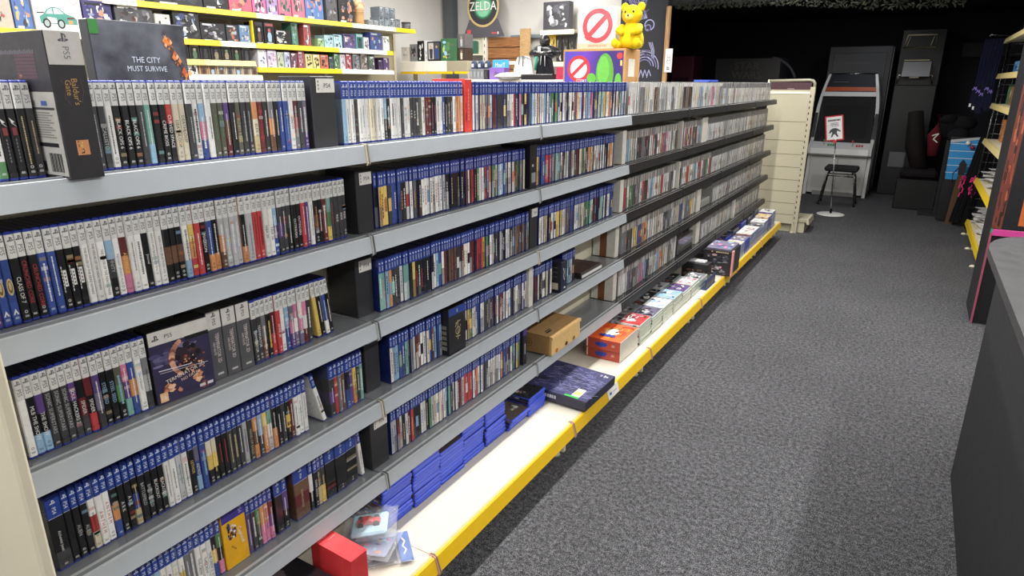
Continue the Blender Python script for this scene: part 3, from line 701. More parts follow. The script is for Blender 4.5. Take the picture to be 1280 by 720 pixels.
# four boxed editions on the third shelf: one turned face out
DG = H('545458'); BW = H('d2d0cb')
t = thing('boxed_game', 'boxed game turned face out, purple storm picture and white band on third shelf', 'boxed game', (-.058, .7195, Z[2] + .0005), (0, 0, math.radians(-4)))
m = MB(); m.box(-.055, 0, 0, 0, .138, .172, H('2c2a33'), .0015); m.build('box_body', CARD, t)
m = MB(); m.box(.0002, .001, .140, .0008, .137, .171, BW); emblem(m, (.0012, .016, .156), R_, UP, .013, P('d')); m.text('PS5', (.0012, .045, .155), R_, UP, .009, P('d'), .034)
m.rect((.0010, 0, 0), R_, UP, .08, .132, .136, .141, P('k')); m.build('title_band', CARD, t)['label'] = 'white band along the top'
m = MB(); m.box(.0002, .001, .001, .0007, .137, .1395, H('35304e'))
rr = random.Random(19)
for q in range(34):      # storm clouds
    y, z = rr.uniform(.004, .10), rr.uniform(.088, .128); m.disc((.0008 + q * .00001, 0, 0), R_, UP, rr.uniform(.008, .016), mix(H('3a3560'), H('9a94b8'), rr.random() ** 1.6), 10, ry=rr.uniform(.003, .006), c=(min(y, .119), z))
for q in range(40):      # dark mechanical figure
    a = rr.uniform(0, 6.28); r = rr.random() ** .6; m.disc((.0014 + q * .00001, 0, 0), R_, UP, rr.uniform(.004, .011), vary(rr.choice([H('17151c'), H('201c26'), H('2c2430'), H('5a3a34'), H('3a2a34')]), .2), 7, c=(.082 + r * .034 * math.cos(a), .085 + r * .04 * math.sin(a)))
for q in range(14):      # glowing crescent blade
    f = q / 13; a = math.radians(120 + 110 * f); y, z = .088 + .044 * math.cos(a), .094 + .046 * math.sin(a); m.disc((.0019 + q * .00001, 0, 0), R_, UP, .0075 * (1 - .6 * abs(f - .45)), mix(H('7a4038'), H('d9a484'), rr.random()), 8, c=(y, z))
for q in range(22): m.disc((.0021 + q * .00001, 0, 0), R_, UP, rr.uniform(.0015, .0035), rr.choice([H('d98a5a'), H('e0b48a'), H('a0583c')]), 6, c=(.085 + rr.gauss(0, .014), .082 + rr.gauss(0, .018)))
for q in range(26):      # peach splashes at the foot
    s_ = q % 2; m.poly((.0022 + q * .00001, 0, 0), R_, UP, (lambda y, z, a, b: [(y - a, z), (y, z - b), (y + a, z + b * .3), (y + a * .2, z + b)])((.034 if s_ else .106) + rr.gauss(0, .009), .032 + rr.gauss(0, .009), rr.uniform(.003, .009), rr.uniform(.003, .008)), rr.choice([H('e6bc98'), H('c98464'), H('8a5048')]))
m.stroke((.0028, 0, 0), R_, UP, [(.012, .080), (.085, .074)], .0020, H('e0d6e8')); m.stroke((.0028, 0, 0), R_, UP, [(.014, .074), (.125, .066)], .0012, H('c6bcd0'))
m.text('TERMINATOR 2D', (.0030, .070, .058), (0, .985, .17), (0, -.17, .985), .0085, H('ead8cf'), .095); m.text('NO FATE', (.0030, .078, .047), (0, .985, .17), (0, -.17, .985), .007, H('e0c4b4'), .05)
m.rect((.0028, 0, 0), R_, UP, .006, .006, .024, .028, H('e6b98a')); m.text('16', (.0032, .015, .017), R_, UP, .011, P('w'), .014)
for q in range(2): m.rect((.0028, 0, 0), R_, UP, .098 + q * .019, .010, .112 + q * .019, .017, H('cfcbd0'))
m.build('cover_picture', CARD, t)['label'] = 'purple storm cover picture'
for i in range(3):
    t = thing('boxed_game', f'grey boxed game spine with white top band, {ordw(i + 1)} after the face-out box', 'boxed game', (-.064 + i * .002, .864 + i * .0385, Z[2] + .0005), group='boxed games spine out on third shelf')
    m = MB(); m.box(-.128, 0, 0, 0, .0378, .174, DG, .0015); m.build('box_body', CARD, t)
    m = MB(); m.box(.0002, .001, .130, .0008, .0368, .173, BW); emblem(m, (.0012, .019, .164), R_, UP, .010, P('d')); m.text('PS5', (.0012, .019, .147), (0, 0, -1), R_, .0085, P('d'), .024); m.build('title_band', CARD, t)['label'] = 'white band along the top'
    m = MB(); m.text('TERMINATOR 2D', (.0006, .0225, .080), (0, 0, -1), R_, .0095, H('d9cdc8'), .075); m.text('NO FATE', (.0006, .0125, .080), (0, 0, -1), R_, .0055, H('d9cdc8'), .04)
    m.rect((.0006, 0, 0), R_, UP, .012, .012, .028, .017, H('b9b6b4')); m.build('spine_print', CARD, t)
# yellow face box on the fifth shelf
t = thing('boxed_game', 'yellow boxed game with blue top band and white script on fifth shelf', 'boxed game', (-.058, .8215, Z[4] + .0005))
m = MB(); m.box(-.13, 0, 0, 0, .069, .174, H('e5ac1e'), .0015); m.build('box_body', CARD, t)
m = MB(); m.box(.0002, .001, .138, .0008, .068, .173, H('3a3590')); m.text('PS4', (.0012, .055, .155), (0, 0, -1), R_, .010, H('aab4e0'), .022); m.build('title_band', CARD, t)['label'] = 'blue band along the top'
m = MB(); textured_face(m, (.0002, .010, .080), R_, UP, .030, .054, [P('b'), P('w'), P('e'), P('p'), P('k'), P('w')], 34, 31, .12, .36)
m.build('cover_picture', CARD, t)['label'] = 'small jumbled picture'
m = MB(); m.text('Cuphead', (.0016, .049, .082), (.0, .18, -.98), (0, .98, .18), .0135, P('w'), .085)
for q in range(4): m.rect((.0006, 0, 0), R_, UP, .020 + q * .003, .06 - q * .004, .023 + q * .003, .064 - q * .004, H('9a6a14'))
m.build('cover_lettering', CARD, t)['label'] = 'white script'
# red case box on the top shelf of second bay
t = thing('boxed_game', 'bright red boxed game among blue-topped cases on top shelf', 'boxed game', (-.058, 1.926, Z[0] + .0005))
m = MB(); m.box(-.14, 0, 0, 0, .043, .178, H('d63a30'), .002); m.build('box_body', CARD, t)
m = MB()
for q in range(9): m.rect((.0004, 0, 0), R_, UP, .018, .04 + q * .012, .024, .049 + q * .012, H('e8867c'))
textured_face(m, (.0004, .001, .03), R_, UP, .008, .08, [P('k'), P('e')], 6, 9, .3, .6); m.build('spine_print', CARD, t)
# black box with gold emblem on fourth shelf
t = thing('boxed_game', 'black boxed game with blue top band and gold symbols on fourth shelf', 'boxed game', (-.03, 1.760, Z[3] + .0005))
m = MB(); m.box(-.15, 0, 0, 0, .105, .178, H('232226'), .0015)
for q in range(5): m.rect((0, -.0004, 0), (1, 0, 0), UP, -.06, .02 + q * .02, -.01, .034 + q * .02, vary(H('8a8478'), .3))
m.build('box_body', CARD, t)
m = MB(); m.box(.0002, .001, .150, .0008, .104, .177, BANDB); m.rect((.001, 0, 0), R_, UP, .05, .158, .053, .170, P('w')); m.build('title_band', CARD, t)['label'] = 'blue band along the top'
m = MB(); g = P('x'); o = (.0006, .055, .085)
m.ring(o, R_, UP, .012, .0145, g); m.stroke(o, R_, UP, [(0, .04), (0, -.035)], .0025, g); m.stroke(o, R_, UP, [(-.014, .03), (.016, .036)], .003, g); m.stroke(o, R_, UP, [(-.016, .018), (-.004, .03)], .003, g)
m.stroke(o, R_, UP, [(-.014, -.02), (.014, -.024)], .003, g); m.stroke(o, R_, UP, [(.016, .02), (.004, -.012)], .0025, g); m.build('gold_symbols', CARD, t)['label'] = 'gold symbols'
# dark blue box, tall dark case etc. in third bay
t = thing('boxed_game', 'dark navy boxed game turned three quarters on fourth shelf of third grey bay', 'boxed game', (-.022, 2.632, Z[3] + .0005))
m = MB(); m.box(-.125, 0, 0, 0, .062, .150, H('20203c'), .0015)
m.rect((0, -.0004, 0), (1, 0, 0), UP, -.12, .01, -.004, .145, H('19191f'))
for q in range(6): m.rect((0, -.0006, 0), (1, 0, 0), UP, -.11, .12 - q * .011, -.02 - (q % 2) * .02, .124 - q * .011, H('55555f'))
for q in range(2): m.rect((0, -.0006, 0), (1, 0, 0), UP, -.105 + q * .05, .016, -.065 + q * .05, .048, vary(P('c'), .2))
m.build('box_body', CARD, t)
m = MB(); m.stroke((.0004, 0, 0), R_, UP, [(.02, .12), (.03, .10), (.024, .08), (.034, .06)], .004, P('w')); m.stroke((.0004, 0, 0), R_, UP, [(.04, .115), (.042, .07)], .003, P('s')); m.rect((.0004, 0, 0), R_, UP, .03, .018, .045, .026, P('w')); m.build('spine_print', CARD, t)
for (k, y0, y1, xf, lab, c, h) in ((1, 2.375, 2.432, -.05, 'thick black game box with small grey panel on second shelf', H('1f1f23'), .18), (3, 2.378, 2.412, -.05, 'plain white upright game box on fourth shelf', H('dedbd2'), .18), (4, 2.330, 2.362, -.05, 'black box with violet top closing the fifth shelf of second grey bay', H('26242c'), .178)):
    t = thing('boxed_game', lab, 'boxed game', (xf, y0, Z[k] + .0005)); w = y1 - y0
    m = MB(); m.box(-.14, 0, 0, 0, w, h, c, .0015); m.build('box_body', CARD, t)
    m = MB()
    if k == 1: m.rect((.0004, 0, 0), R_, UP, w * .2, .025, w * .8, .065, H('8d8f92')); m.rect((.0004, 0, 0), R_, UP, w * .25, .09, w * .5, .10, P('s'))
    elif k == 3: m.rect((.0004, 0, 0), R_, UP, w * .4, .05, w * .55, .14, H('bdb9ae'))
    else: m.rect((.0004, 0, 0), R_, UP, .001, .14, w - .001, .176, H('4a3c8c')); m.rect((.0004, 0, 0), R_, UP, w * .4, .05, w * .6, .10, P('s'))
    m.build('spine_print', CARD, t)
t = thing('flat_case', 'dark flat case with white lower edge lying on fourth grey shelf', 'game case', (-.115, 2.98, Z[3] + .0005))
m = MB(); m.box(-.075, -.085, 0, .075, .17, .022, H('2a2527'), .003); m.box(.0755, -.08, .004, .0775, .165, .018, P('w')); m.build('tray', PLASTIC, t)
m = MB(); m.box(-.074, -.083, .0225, .073, .168, .030, H('3a2624'), .002); textured_face(m, (-.07, -.08, .0303), (1, 0, 0), (0, 1, 0), .14, .24, [H('5a3028'), H('2a2022'), H('7a5648')], 12, 41); m.build('lid', CARD, t)
# clear film-wrapped stack on black shelf
t = thing('wrapped_cases', 'clear wrapped bundle of flat cases in gap on fourth black shelf', 'game case', (-.13, 5.08, Z[3] + .0005))
m = MB(); m.box(-.06, 0, 0, .06, .34, .06, H('a9aaa6'), .004); m.build('bundle', WRAP, t)
t = thing('wrapped_cases', 'grey wrapped bundle lying at end of mixed cases on fifth black shelf', 'game case', (-.13, 4.60, Z[4] + .0005))
m = MB(); m.box(-.06, 0, 0, .07, .38, .12, H('5a5a58'), .006); m.build('bundle', WRAP, t)

# brown cardboard mailer
t = thing('cardboard_box', 'brown cardboard mailer box lying on the fifth grey shelf', 'box', (-.058, 2.478, Z[4] + .0068))
CB_SHADED = H('9a7a50'); CB_LIT = H('dcb87c')  # one cardboard in two tones: lit front and shaded top painted in
m = MB(); m.prism([(-.12, 0), (.075, 0), (.072, .088), (-.12, .092)], 'y', 0, .30, CB_SHADED, cols=[CB_SHADED, CB_LIT, CB_SHADED, CB_SHADED]); m.build('box_body', CARDBOARD, t)
m = MB(); m.prism([(-.1215, .0925), (.0735, .0885), (.0765, .0905), (.0765, .078), (.079, .078), (.0785, .0915), (-.1215, .0955)], 'y', -.002, .302, CB_LIT, cols=[CB_SHADED, CB_LIT, CB_LIT, CB_LIT, CB_LIT, CB_SHADED, CB_SHADED]); m.build('lid_flap', CARDBOARD, t)
m = MB(); o = (-.01, .12, .0965); u, v = (.0, 1, 0), (-1, 0, -.02)
for a in (0, 1, 2): m.ring((-.065, .10, .0966), (0, 1, 0), (-1, 0, 0), .014, .016, H('7a4030'), n=3, c=(a * .017, (a % 2) * .012))
m.rect((.035, .03, .0952), (0, 1, 0), (-1, 0, 0), .0, .0, .045, .010, P('k')); m.rect((.035, .03, .0952), (0, 1, 0), (-1, 0, 0), .01, .014, .06, .022, P('d'))
m.ring((-.05, -.0005, .045), (1, 0, 0), (0, 0, 1), .018, .0205, H('5a4630')); m.ring((-.05, -.0006, .045), (1, 0, 0), (0, 0, 1), .006, .009, H('5a4630'))
m.build('printed_marks', CARDBOARD, t)['label'] = 'dark printed marks'
m = MB()
for y, c in ((.05, H('c46a3a')), (.15, H('4a3a2a')), (.23, H('8a6a44'))): m.disc((.0755, y, .006), (0, 1, 0), (-.02, 0, 1), .014, c, 14, c=(0, .006), ry=.010)
m.build('thumb_notches', CARDBOARD, t)

# ---------------- on the base shelf
ZD = .1855
# blue case stacks lying flat, spines towards the cream panel
stk = [(1.368, 12, 0), (1.5235, 12, .012), (1.679, 9, .002), (1.8345, 10, -.004), (1.990, 11, .008)]
ncol = [H('4a3a34'), H('2a2a30'), H('5a4a44'), H('35353c'), H('6a6058')]
def flat_case_meshes(seed):
    rr = random.Random(seed); m = MB(); w, l, h = .150, .170, .0142
    m.box(-l, 0, 0, 0, w, h, vary(H('3f5ae0'), .12), .0026)
    m.box(-.0002, .003, .0020, .0003, w - .003, .0036, H('1a2a8a')); m.box(-.0002, .006, .0085, .0004, w - .006, .0092, H('22369a'))
    m.box(-l + .03, .004, h * .30, .0008, .010, h * .7, H('2a44c8'))
    a = m.mesh('game_case', PLASTIC)
    m = MB(); c = vary(rr.choice(ncol), .2)
    m.prism([(.0, .0008), (-.0004, .0015), (-.0004, h - .0015), (0, h - .0008)], 'x', -l + .005, -.006, c)
    for q in range(3): x = rr.uniform(-.15, -.03); m.box(x, -.0007, .004, x + rr.uniform(.01, .03), -.0003, .010, vary(rr.choice([P('s'), P('u'), P('e'), P('c')]), .2))
    m.box(-l + .005, .004, h, -.006, w - .004, h + .0004, mix(c, P('k'), .3))
    textured_face(m, (-l + .006, .006, h + .0004), (1, 0, 0), (0, 1, 0), l - .02, w - .02, [P('d'), P('g'), P('s'), P('s'), P('u'), P('k')], 14, seed)
    return a, m.mesh('paper_sleeve', PRINT)
protos = [flat_case_meshes(q) for q in range(9)]
ncs = 0
for i, (y, n, dx) in enumerate(stk):
    for j in range(n):
        a, b_ = protos[(i * 4 + j) % 9]; ncs += 1
        o = bpy.data.objects.new('game_case', a); COL.objects.link(o); c = bpy.data.objects.new('paper_sleeve', b_); COL.objects.link(c); c.parent = o
        o.rotation_euler = (0, 0, rs.uniform(-.012, .012)); o.location = (-.030 + dx * .6 + rs.uniform(-.005, .005), y + rs.uniform(0, .003), ZD + .0005 + j * .0148)
        tag(o, f'blue case lying flat, {ordw(j + 1)} from bottom of {ordw(i + 1)} stack from cream panel', 'game case', 'blue cases stacked flat on the base shelf')
for i, (y, n, dx, dz) in enumerate(((2.148, 4, .016, 0), (2.305, 6, .028, 0))):
    for j in range(n):
        a, b_ = protos[(i * 3 + j + 2) % 9]; ncs += 1
        o = bpy.data.objects.new('game_case', a); COL.objects.link(o); c = bpy.data.objects.new('paper_sleeve', b_); COL.objects.link(c); c.parent = o
        o.location = (-.030 + dx + .006 * j * (1 - i) + rs.uniform(-.003, .003), y + rs.uniform(0, .003), ZD + .0005 + j * .0148)
        tag(o, f'blue-edged dark case lying flat, {ordw(j + 1)} from bottom of {"short" if i == 0 else "last"} stack beside navy box', 'game case', 'blue cases stacked flat on the base shelf')
print('case total', ncase + ncs)
# navy flat box overhanging the strip, with a thinner blue one under its back
t = thing('boxed_game', 'large navy flat box with pale purple artwork overhanging the yellow strip', 'boxed game', (.03, 2.64, ZD + .0145), (0, math.radians(2.0), math.radians(-1)))
m = MB(); m.box(-.17, -.165, 0, .172, .165, .048, H('26263a'), .002); m.build('box_body', CARD, t)
m = MB(); m.box(-.168, -.163, .0482, .17, .163, .0488, H('34345c'))
textured_face(m, (-.168, -.163, .0489), (1, 0, 0), (0, 1, 0), .335, .322, [H('2a2a48'), H('3c3c66'), H('20203a')], 18, 51)
rr = random.Random(6)
for q in range(190):
    x = rr.uniform(-.13, .15); y = rr.uniform(-.14, .14); a = rr.gauss(.2, .5); l = rr.uniform(.01, .05)
    m.stroke((0, 0, .0500 + q * .000005), (1, 0, 0), (0, 1, 0), [(x, y), (x + l * math.cos(a), min(.16, max(-.16, y + l * math.sin(a))))], .0022, vary(H('8c8cb8'), .25))
m.ring((-.11, .03, .0506), (1, 0, 0), (0, 1, 0), .028, .032, H('565684')); m.text('R', (-.11, .03, .0506), (0, -1, 0), (1, 0, 0), .03, H('565684'))
m.build('cover_picture', CARD, t)['label'] = 'pale purple line artwork'
m = MB(); m.box(.085, -.145, .0507, .125, -.065, .0513, P('w')); m.box(.088, -.132, .0514, .122, -.095, .0518, P('y')); m.build('price_sticker', CARD, t)['label'] = 'white and yellow sticker'
m = MB(); m.box(.055, -.162, .0507, .128, -.1465, .0513, H('3fae4c')); m.build('green_sticker', CARD, t)['label'] = 'green sticker'
m = MB(); emblem(m, (.14, .125, .0512), (0, -1, 0), (1, 0, 0), .022, P('w')); m.text('PS4', (.115, .125, .0512), (0, -1, 0), (1, 0, 0), .008, P('w'), .03)
for q in range(14): m.box(-.155 + q * .0125, -.1662, .018, -.147 + q * .0125 + (q % 3) * .001, -.1654, .034, P('s'))
m.build('white_lettering', CARD, t)['label'] = 'white marks'
t = thing('boxed_game', 'flat bright blue box lying under the navy box', 'boxed game', (-.06, 2.66, ZD + .0005))
m = MB(); m.box(-.12, -.17, 0, .045, .20, .0125, H('2f6fc0'), .002); m.build('box_body', CARD, t); m = MB(); textured_face(m, (-.118, -.168, .0127), (1, 0, 0), (0, 1, 0), .16, .36, [H('4a90d6'), H('2458a0')], 8, 3); m.build('cover_picture', CARD, t)
# orange pair
for i in range(2):
    t = thing('boxed_game', f'orange-red boxed game with blue title, {"lower" if i == 0 else "upper"} of the stacked pair', 'boxed game', (.018 + .004 * i, 3.082 - .012 * i, ZD + .0005 + i * .0605), (0, 0, math.radians(-1 + i)), group='orange boxed games on the base shelf')
    m = MB(); OR = H('ab4334'); m.box(-.10, 0, 0, .10, .26, .060, OR, .0012, cols=[OR, H('e8622c'), OR, OR, OR, H('cfccc4')]); m.build('box_body', CARD, t)
    m = MB()
    def title(o, u, v, s_):
        pts = [(-.5, -.1), (-.42, .16), (-.3, .08), (-.2, .22), (-.05, .12), (.1, .24), (.2, .12), (.34, .2), (.5, .02), (.36, -.06), (.3, -.2), (.12, -.12), (0, -.24), (-.14, -.12), (-.3, -.22), (-.36, -.08)]
        m.poly(o, u, v, [(x * s_, y * s_) for x, y in pts], H('2a3f9a'))
    title((-.01, -.0006, .030), (1, 0, 0), (0, 0, 1), .075)
    m.rect((0, -.0006, 0), (1, 0, 0), (0, 0, 1), -.096, .006, -.088, .054, H('e8c9b8')); m.rect((0, -.0006, 0), (1, 0, 0), (0, 0, 1), .05, .024, .068, .038, H('c98a6a'))
    if i:
        textured_face(m, (-.098, .003, .0603), (1, 0, 0), (0, 1, 0), .195, .252, [H('f08a2c'), H('f0a04a'), H('e04a24'), H('d8642c')], 22, 61, .12, .4)
        m.disc((.0, .12, .0625), (1, 0, 0), (0, 1, 0), .035, H('e8d8c0'), 14, ry=.05); textured_face(m, (-.04, .08, .0627), (1, 0, 0), (0, 1, 0), .09, .12, [H('5a3424'), H('f0e6d8'), H('3a4a9a')], 9, 62)
        title((.0, .06, .0645), (0, 0, 0) and (1, 0, 0) or (.95, .3, 0), (-.3, .95, 0), .10)
        m.ring((.06, .2, .0646), (1, 0, 0), (0, 1, 0), .03, .038, H('9a2a1c'), a0=20, a1=170)
    m.build('cover_picture', CARD, t)['label'] = 'blue jagged title and orange artwork'
# red slab box, dark wrapped box, polybags in the first bay
t = thing('boxed_set', 'bright red slip box standing on the base shelf near the cream end panel', 'box', (.052, 1.094, ZD + .0005), (0, 0, math.radians(-3)))
m = MB(); m.box(-.085, -.03, 0, .085, .03, .176, H('d0343a'), .0015); m.build('box_body', CARD, t)
m = MB(); m.box(-.086, -.031, .1762, .086, .031, .1768, H('e0484c')); m.stroke((0, 0, .1771), (1, 0, 0), (0, 1, 0), [(-.07, .02), (-.055, 0), (-.06, -.02)], .0012, P('w')); m.stroke((0, 0, .1771), (1, 0, 0), (0, 1, 0), [(-.04, .024), (-.036, -.004)], .0012, H('f0b0b0')); m.build('shrink_film', WRAP, t)
t = thing('wrapped_box', 'glossy black shrink-wrapped box lying in front of red slip box', 'box', (.0, .93, ZD + .0005))
m = MB(); m.box(-.16, -.20, 0, .085, .125, .105, H('222024'), .004); textured_face(m, (-.15, -.19, .1052), (1, 0, 0), (0, 1, 0), .22, .30, [H('3a3538'), H('181618'), H('5a5054')], 14, 71); m.build('box_body', WRAP, t)
def pillow(w, l, h, col, nx=10, ny=10, seed=1, crump=.25):
    rr = random.Random(seed); m = MB(); pts = []; fs = []
    for s_ in (1, -1):
        for i in range(nx + 1):
            for j in range(ny + 1):
                x = -1 + 2 * i / nx; y = -1 + 2 * j / ny
                z = s_ * h / 2 * (max(0, 1 - x ** 4) * max(0, 1 - y ** 4)) ** .6 * (1 + rr.uniform(-crump, crump))
                pts.append((x * w / 2, y * l / 2, z + h / 2))
    q = (nx + 1) * (ny + 1)
    for i in range(nx):
        for j in range(ny):
            a = i * (ny + 1) + j; f = (a, a + ny + 1, a + ny + 2, a + 1); fs.append(f); fs.append(tuple(q + k for k in f[::-1]))
    m.add(pts, fs, col, True); return m
t = thing('polybag_toy', 'clear polybag with a red and blue toy car beside the blue case stacks', 'toy', (.0, 1.285, ZD + .075), (math.radians(8), math.radians(-8), math.radians(35)))
pillow(.17, .13, .055, P('w'), seed=2).build('clear_bag', FILM, t)
m = MB(); m.box(-.06, -.045, .018, .055, .045, .034, H('a9cfe0'), .006); m.build('backing_card', CARD, t)
m = MB(); m.box(-.04, -.012, .036, .035, .012, .046, H('c8302c'), .004); m.prism([(-.025, .046), (.012, .046), (.0, .055), (-.018, .055)], 'y', -.010, .010, H('c8302c'))
for x in (-.028, .022):
    for y in (-.014, .014): m.disc((x, y, .0405), (1, 0, 0), (0, .3, 1), .010, P('k'), 12)
m.build('toy_car', CARD, t)['label'] = 'red toy car'
t = thing('polybag_toy', 'clear polybag with bright pink and yellow printed strip under the toy car bag', 'toy', (.0, 1.262, ZD + .035), (0, 0, math.radians(20)))
pillow(.19, .15, .026, P('w'), seed=4).build('clear_bag', FILM, t)
m = MB(); m.box(-.08, -.055, .009, .08, .055, .015, H('8a8fa8'), .002); textured_face(m, (-.078, -.053, .0155), (1, 0, 0), (0, 1, 0), .155, .105, [P('m'), P('y'), P('n'), P('p'), P('l'), P('o')], 22, 5, .08, .2); m.build('printed_strip', CARD, t)['label'] = 'multicoloured printed strip'
t = thing('polybag_toy', 'lowest clear polybag with a blue header strip and dark contents', 'toy', (.025, 1.272, ZD + .004), (0, 0, math.radians(48)))
pillow(.24, .15, .024, P('w'), seed=7).build('clear_bag', FILM, t)
m = MB(); m.box(-.09, -.06, .007, .06, .06, .012, H('35353f'), .002); textured_face(m, (-.088, -.058, .0123), (1, 0, 0), (0, 1, 0), .14, .11, [P('k'), P('g'), P('d'), P('s')], 14, 8, .1, .3); m.build('contents', CARD, t)
m = MB(); m.box(.068, -.07, .008, .108, .07, .014, H('3f63a8'), .001); m.stroke((0, 0, .0145), (1, 0, 0), (0, 1, 0), [(.082, -.04), (.092, -.02), (.082, 0), (.092, .02), (.084, .04)], .005, P('w')); m.build('header_strip', CARD, t)['label'] = 'blue header strip'

# flat stacks of clear and blue film cases further along the base shelf
def flat_stack(x0, y, n, side, tops, where, w=.19, l=.135, h=.0145, base=0):
    rr = random.Random(int(y * 100 + x0 * 1000))
    for j in range(n):
        m = MB(); c = vary(side, .12); m.box(-l, 0, 0, 0, w, h, c, .0015)
        sp = vary(P(rr.choice(tops)), .2)
        m.rect((0, -.0004, 0), (1, 0, 0), UP, -l + .003, .002, -.004, h - .002, sp)
        for q in range(3):
            xx = rr.uniform(-l + .01, -.04); m.rect((0, -.0006, 0), (1, 0, 0), UP, xx, .004, xx + .02, h - .004, P(rr.choice('wkrs')))
        if j == n - 1 or rr.random() < .3:
            m.rect((0, 0, h + .0003), (1, 0, 0), (0, 1, 0), -l + .004, .004, -.004, w - .004, vary(P(rr.choice(tops)), .1)); textured_face(m, (-l + .004, .004, h + .0004), (1, 0, 0), (0, 1, 0), l - .01, w - .01, [P(q) for q in tops + 'dsw'], 24, rr.randint(0, 999), .08, .35)
        o = m.build('film_case', PRINT, None, (x0 + rr.uniform(-.003, .003), y + rr.uniform(-.003, .003), ZD + .0005 + base + j * (h + .0006)))
        tag(o, f'flat plastic case, {ordw(j + 1)} from bottom of {where}', 'film case', 'flat cases piled on the base shelf')
CLR = H('b9c2b8'); k_ = 0
fronts = [(3.37, 8, 'first aisle-side pile beyond orange boxes', 'wersw'), (3.575, 7, 'second aisle-side pile beyond orange boxes', 'kdvke'), (3.78, 7, 'third aisle-side pile beyond orange boxes', 'lbwal'), (3.985, 7, 'fourth aisle-side pile beyond orange boxes', 'awlbs'),
          (4.19, 6, 'fifth aisle-side pile beyond orange boxes', 'vkdpd'), (4.395, 6, 'sixth aisle-side pile beyond orange boxes', 'wrwsm'), (4.60, 5, 'seventh aisle-side pile beyond orange boxes', 'dvgks')]
for y, n, wh, tp in fronts: flat_stack(.122, y, n, CLR, tp, wh)
backs = [(3.40, 5, 'first inner pile beyond orange boxes', 'kdg'), (3.66, 5, 'second inner pile beyond orange boxes', 'kgs'), (3.92, 6, 'third inner pile beyond orange boxes', 'gdk'), (4.18, 6, 'fourth inner pile beyond orange boxes', 'dsl'), (4.44, 6, 'fifth inner pile beyond orange boxes', 'kdv')]
for y, n, wh, tp in backs: flat_stack(-.03, y, n, H('7f8783'), tp, wh)
far = [(5.45, 6, 'first', 'lbw'), (5.655, 8, 'second', 'wsc'), (5.86, 8, 'third', 'svc'), (6.065, 9, 'fourth', 'cwo'), (6.27, 9, 'fifth', 'ocw'), (6.475, 8, 'sixth', 'vdk'), (6.68, 9, 'seventh', 'ycw'), (6.885, 10, 'eighth', 'yws'), (7.09, 11, 'ninth', 'vwp')]
for y, n, wh, tp in far: flat_stack(.165, y, n, H('8f98b8') if wh not in ('third', 'eighth') else H('3f4fae'), tp, f'{wh} aisle-side pile past the pink-edged carton')
far2 = [(5.5, 8, 'first', 'kdv'), (5.80, 9, 'second', 'mpk'), (6.1, 10, 'third', 'dgb'), (6.4, 11, 'fourth', 'bpb'), (6.7, 11, 'fifth', 'gdk'), (7.0, 12, 'sixth', 'bdg')]
for y, n, wh, tp in far2: flat_stack(.010, y, n, H('4353b0') if wh in ('second', 'fourth') else H('6a6c74'), tp, f'{wh} inner pile past the pink-edged carton')
t = thing('shelf_divider', 'navy upright divider plate standing on yellow strip by small black carton', 'divider', (.158, 4.62, ZD + .0005))
m = MB(); m.box(-.004, 0, 0, .004, .26, .075, H('2c3a66'), .002); m.build('plate', PLASTIC, t); m = MB(); m.box(-.03, 0, 0, .01, .26, .002, H('2c3a66')); m.build('foot_plate', PLASTIC, t)
t = thing('display_carton', 'small open black carton with picture panels next to the pink-edged carton', 'carton', (.055, 4.825, ZD + .0005))
m = MB(); m.box(-.14, 0, 0, .06, .11, .135, H('1d1c1f'), .002); textured_face(m, (-.135, -.0004, .005), (1, 0, 0), UP, .19, .10, [P('u'), P('d'), P('k'), P('g'), H('8a6a5c')], 20, 81, .1, .35); m.build('carton_body', CARD, t)
m = MB(); m.box(-.10, .02, .1352, .03, .09, .150, P('s'), .003); textured_face(m, (-.10, .02, .1504), (1, 0, 0), (0, 1, 0), .13, .07, [P('w'), P('l'), P('o')], 9, 82); m.build('carton_contents', CARD, t)
t = thing('display_carton', 'larger picture carton with a pink edge on the base shelf', 'carton', (.128, 5.06, ZD + .0045))
m = MB(); m.box(-.112, 0, 0, .10, .30, .195, H('26252b'), .002); textured_face(m, (-.108, -.0004, .085), (1, 0, 0), UP, .20, .085, [P('g'), P('d'), H('a58a86'), P('k'), H('4a4458')], 26, 91, .08, .3)
textured_face(m, (-.108, -.0004, .005), (1, 0, 0), UP, .20, .075, [P('m'), P('v'), P('g'), H('a58a86'), P('s')], 22, 92, .08, .3)
m.rect((0, -.0004, 0), (1, 0, 0), UP, -.108, .174, .095, .192, P('k'))
for q in range(9): m.rect((0, -.0008, 0), (1, 0, 0), UP, -.02 + q * .011, .178, -.012 + q * .011, .187, P('x'))
m.disc((-.05, -.0008, .183), (1, 0, 0), UP, .006, P('o')); m.build('carton_body', CARD, t)
m = MB(); m.box(.1005, -.001, 0, .112, .04, .20, H('e59a98'), .001); m.build('pink_edge', CARD, t)['label'] = 'pink folded edge'
m = MB(); m.box(-.10, .01, .1955, .09, .28, .212, P('v'), .003); textured_face(m, (-.10, .01, .2124), (1, 0, 0), (0, 1, 0), .19, .27, [P('p'), P('w'), P('l'), P('m'), P('b')], 16, 93); m.build('carton_contents', CARD, t)

t = thing('flat_case', 'flat blue case lying on top of the top row of third black bay', 'game case', (-.075, 5.05, Z[0] + .1725))
m = MB(); m.box(-.10, 0, 0, .012, .26, .014, H('3a55c8'), .002); m.build('case_body', PLASTIC, t); m = MB(); m.box(-.095, .005, .0142, .007, .255, .0148, P('b')); m.build('paper_sleeve', PRINT, t)
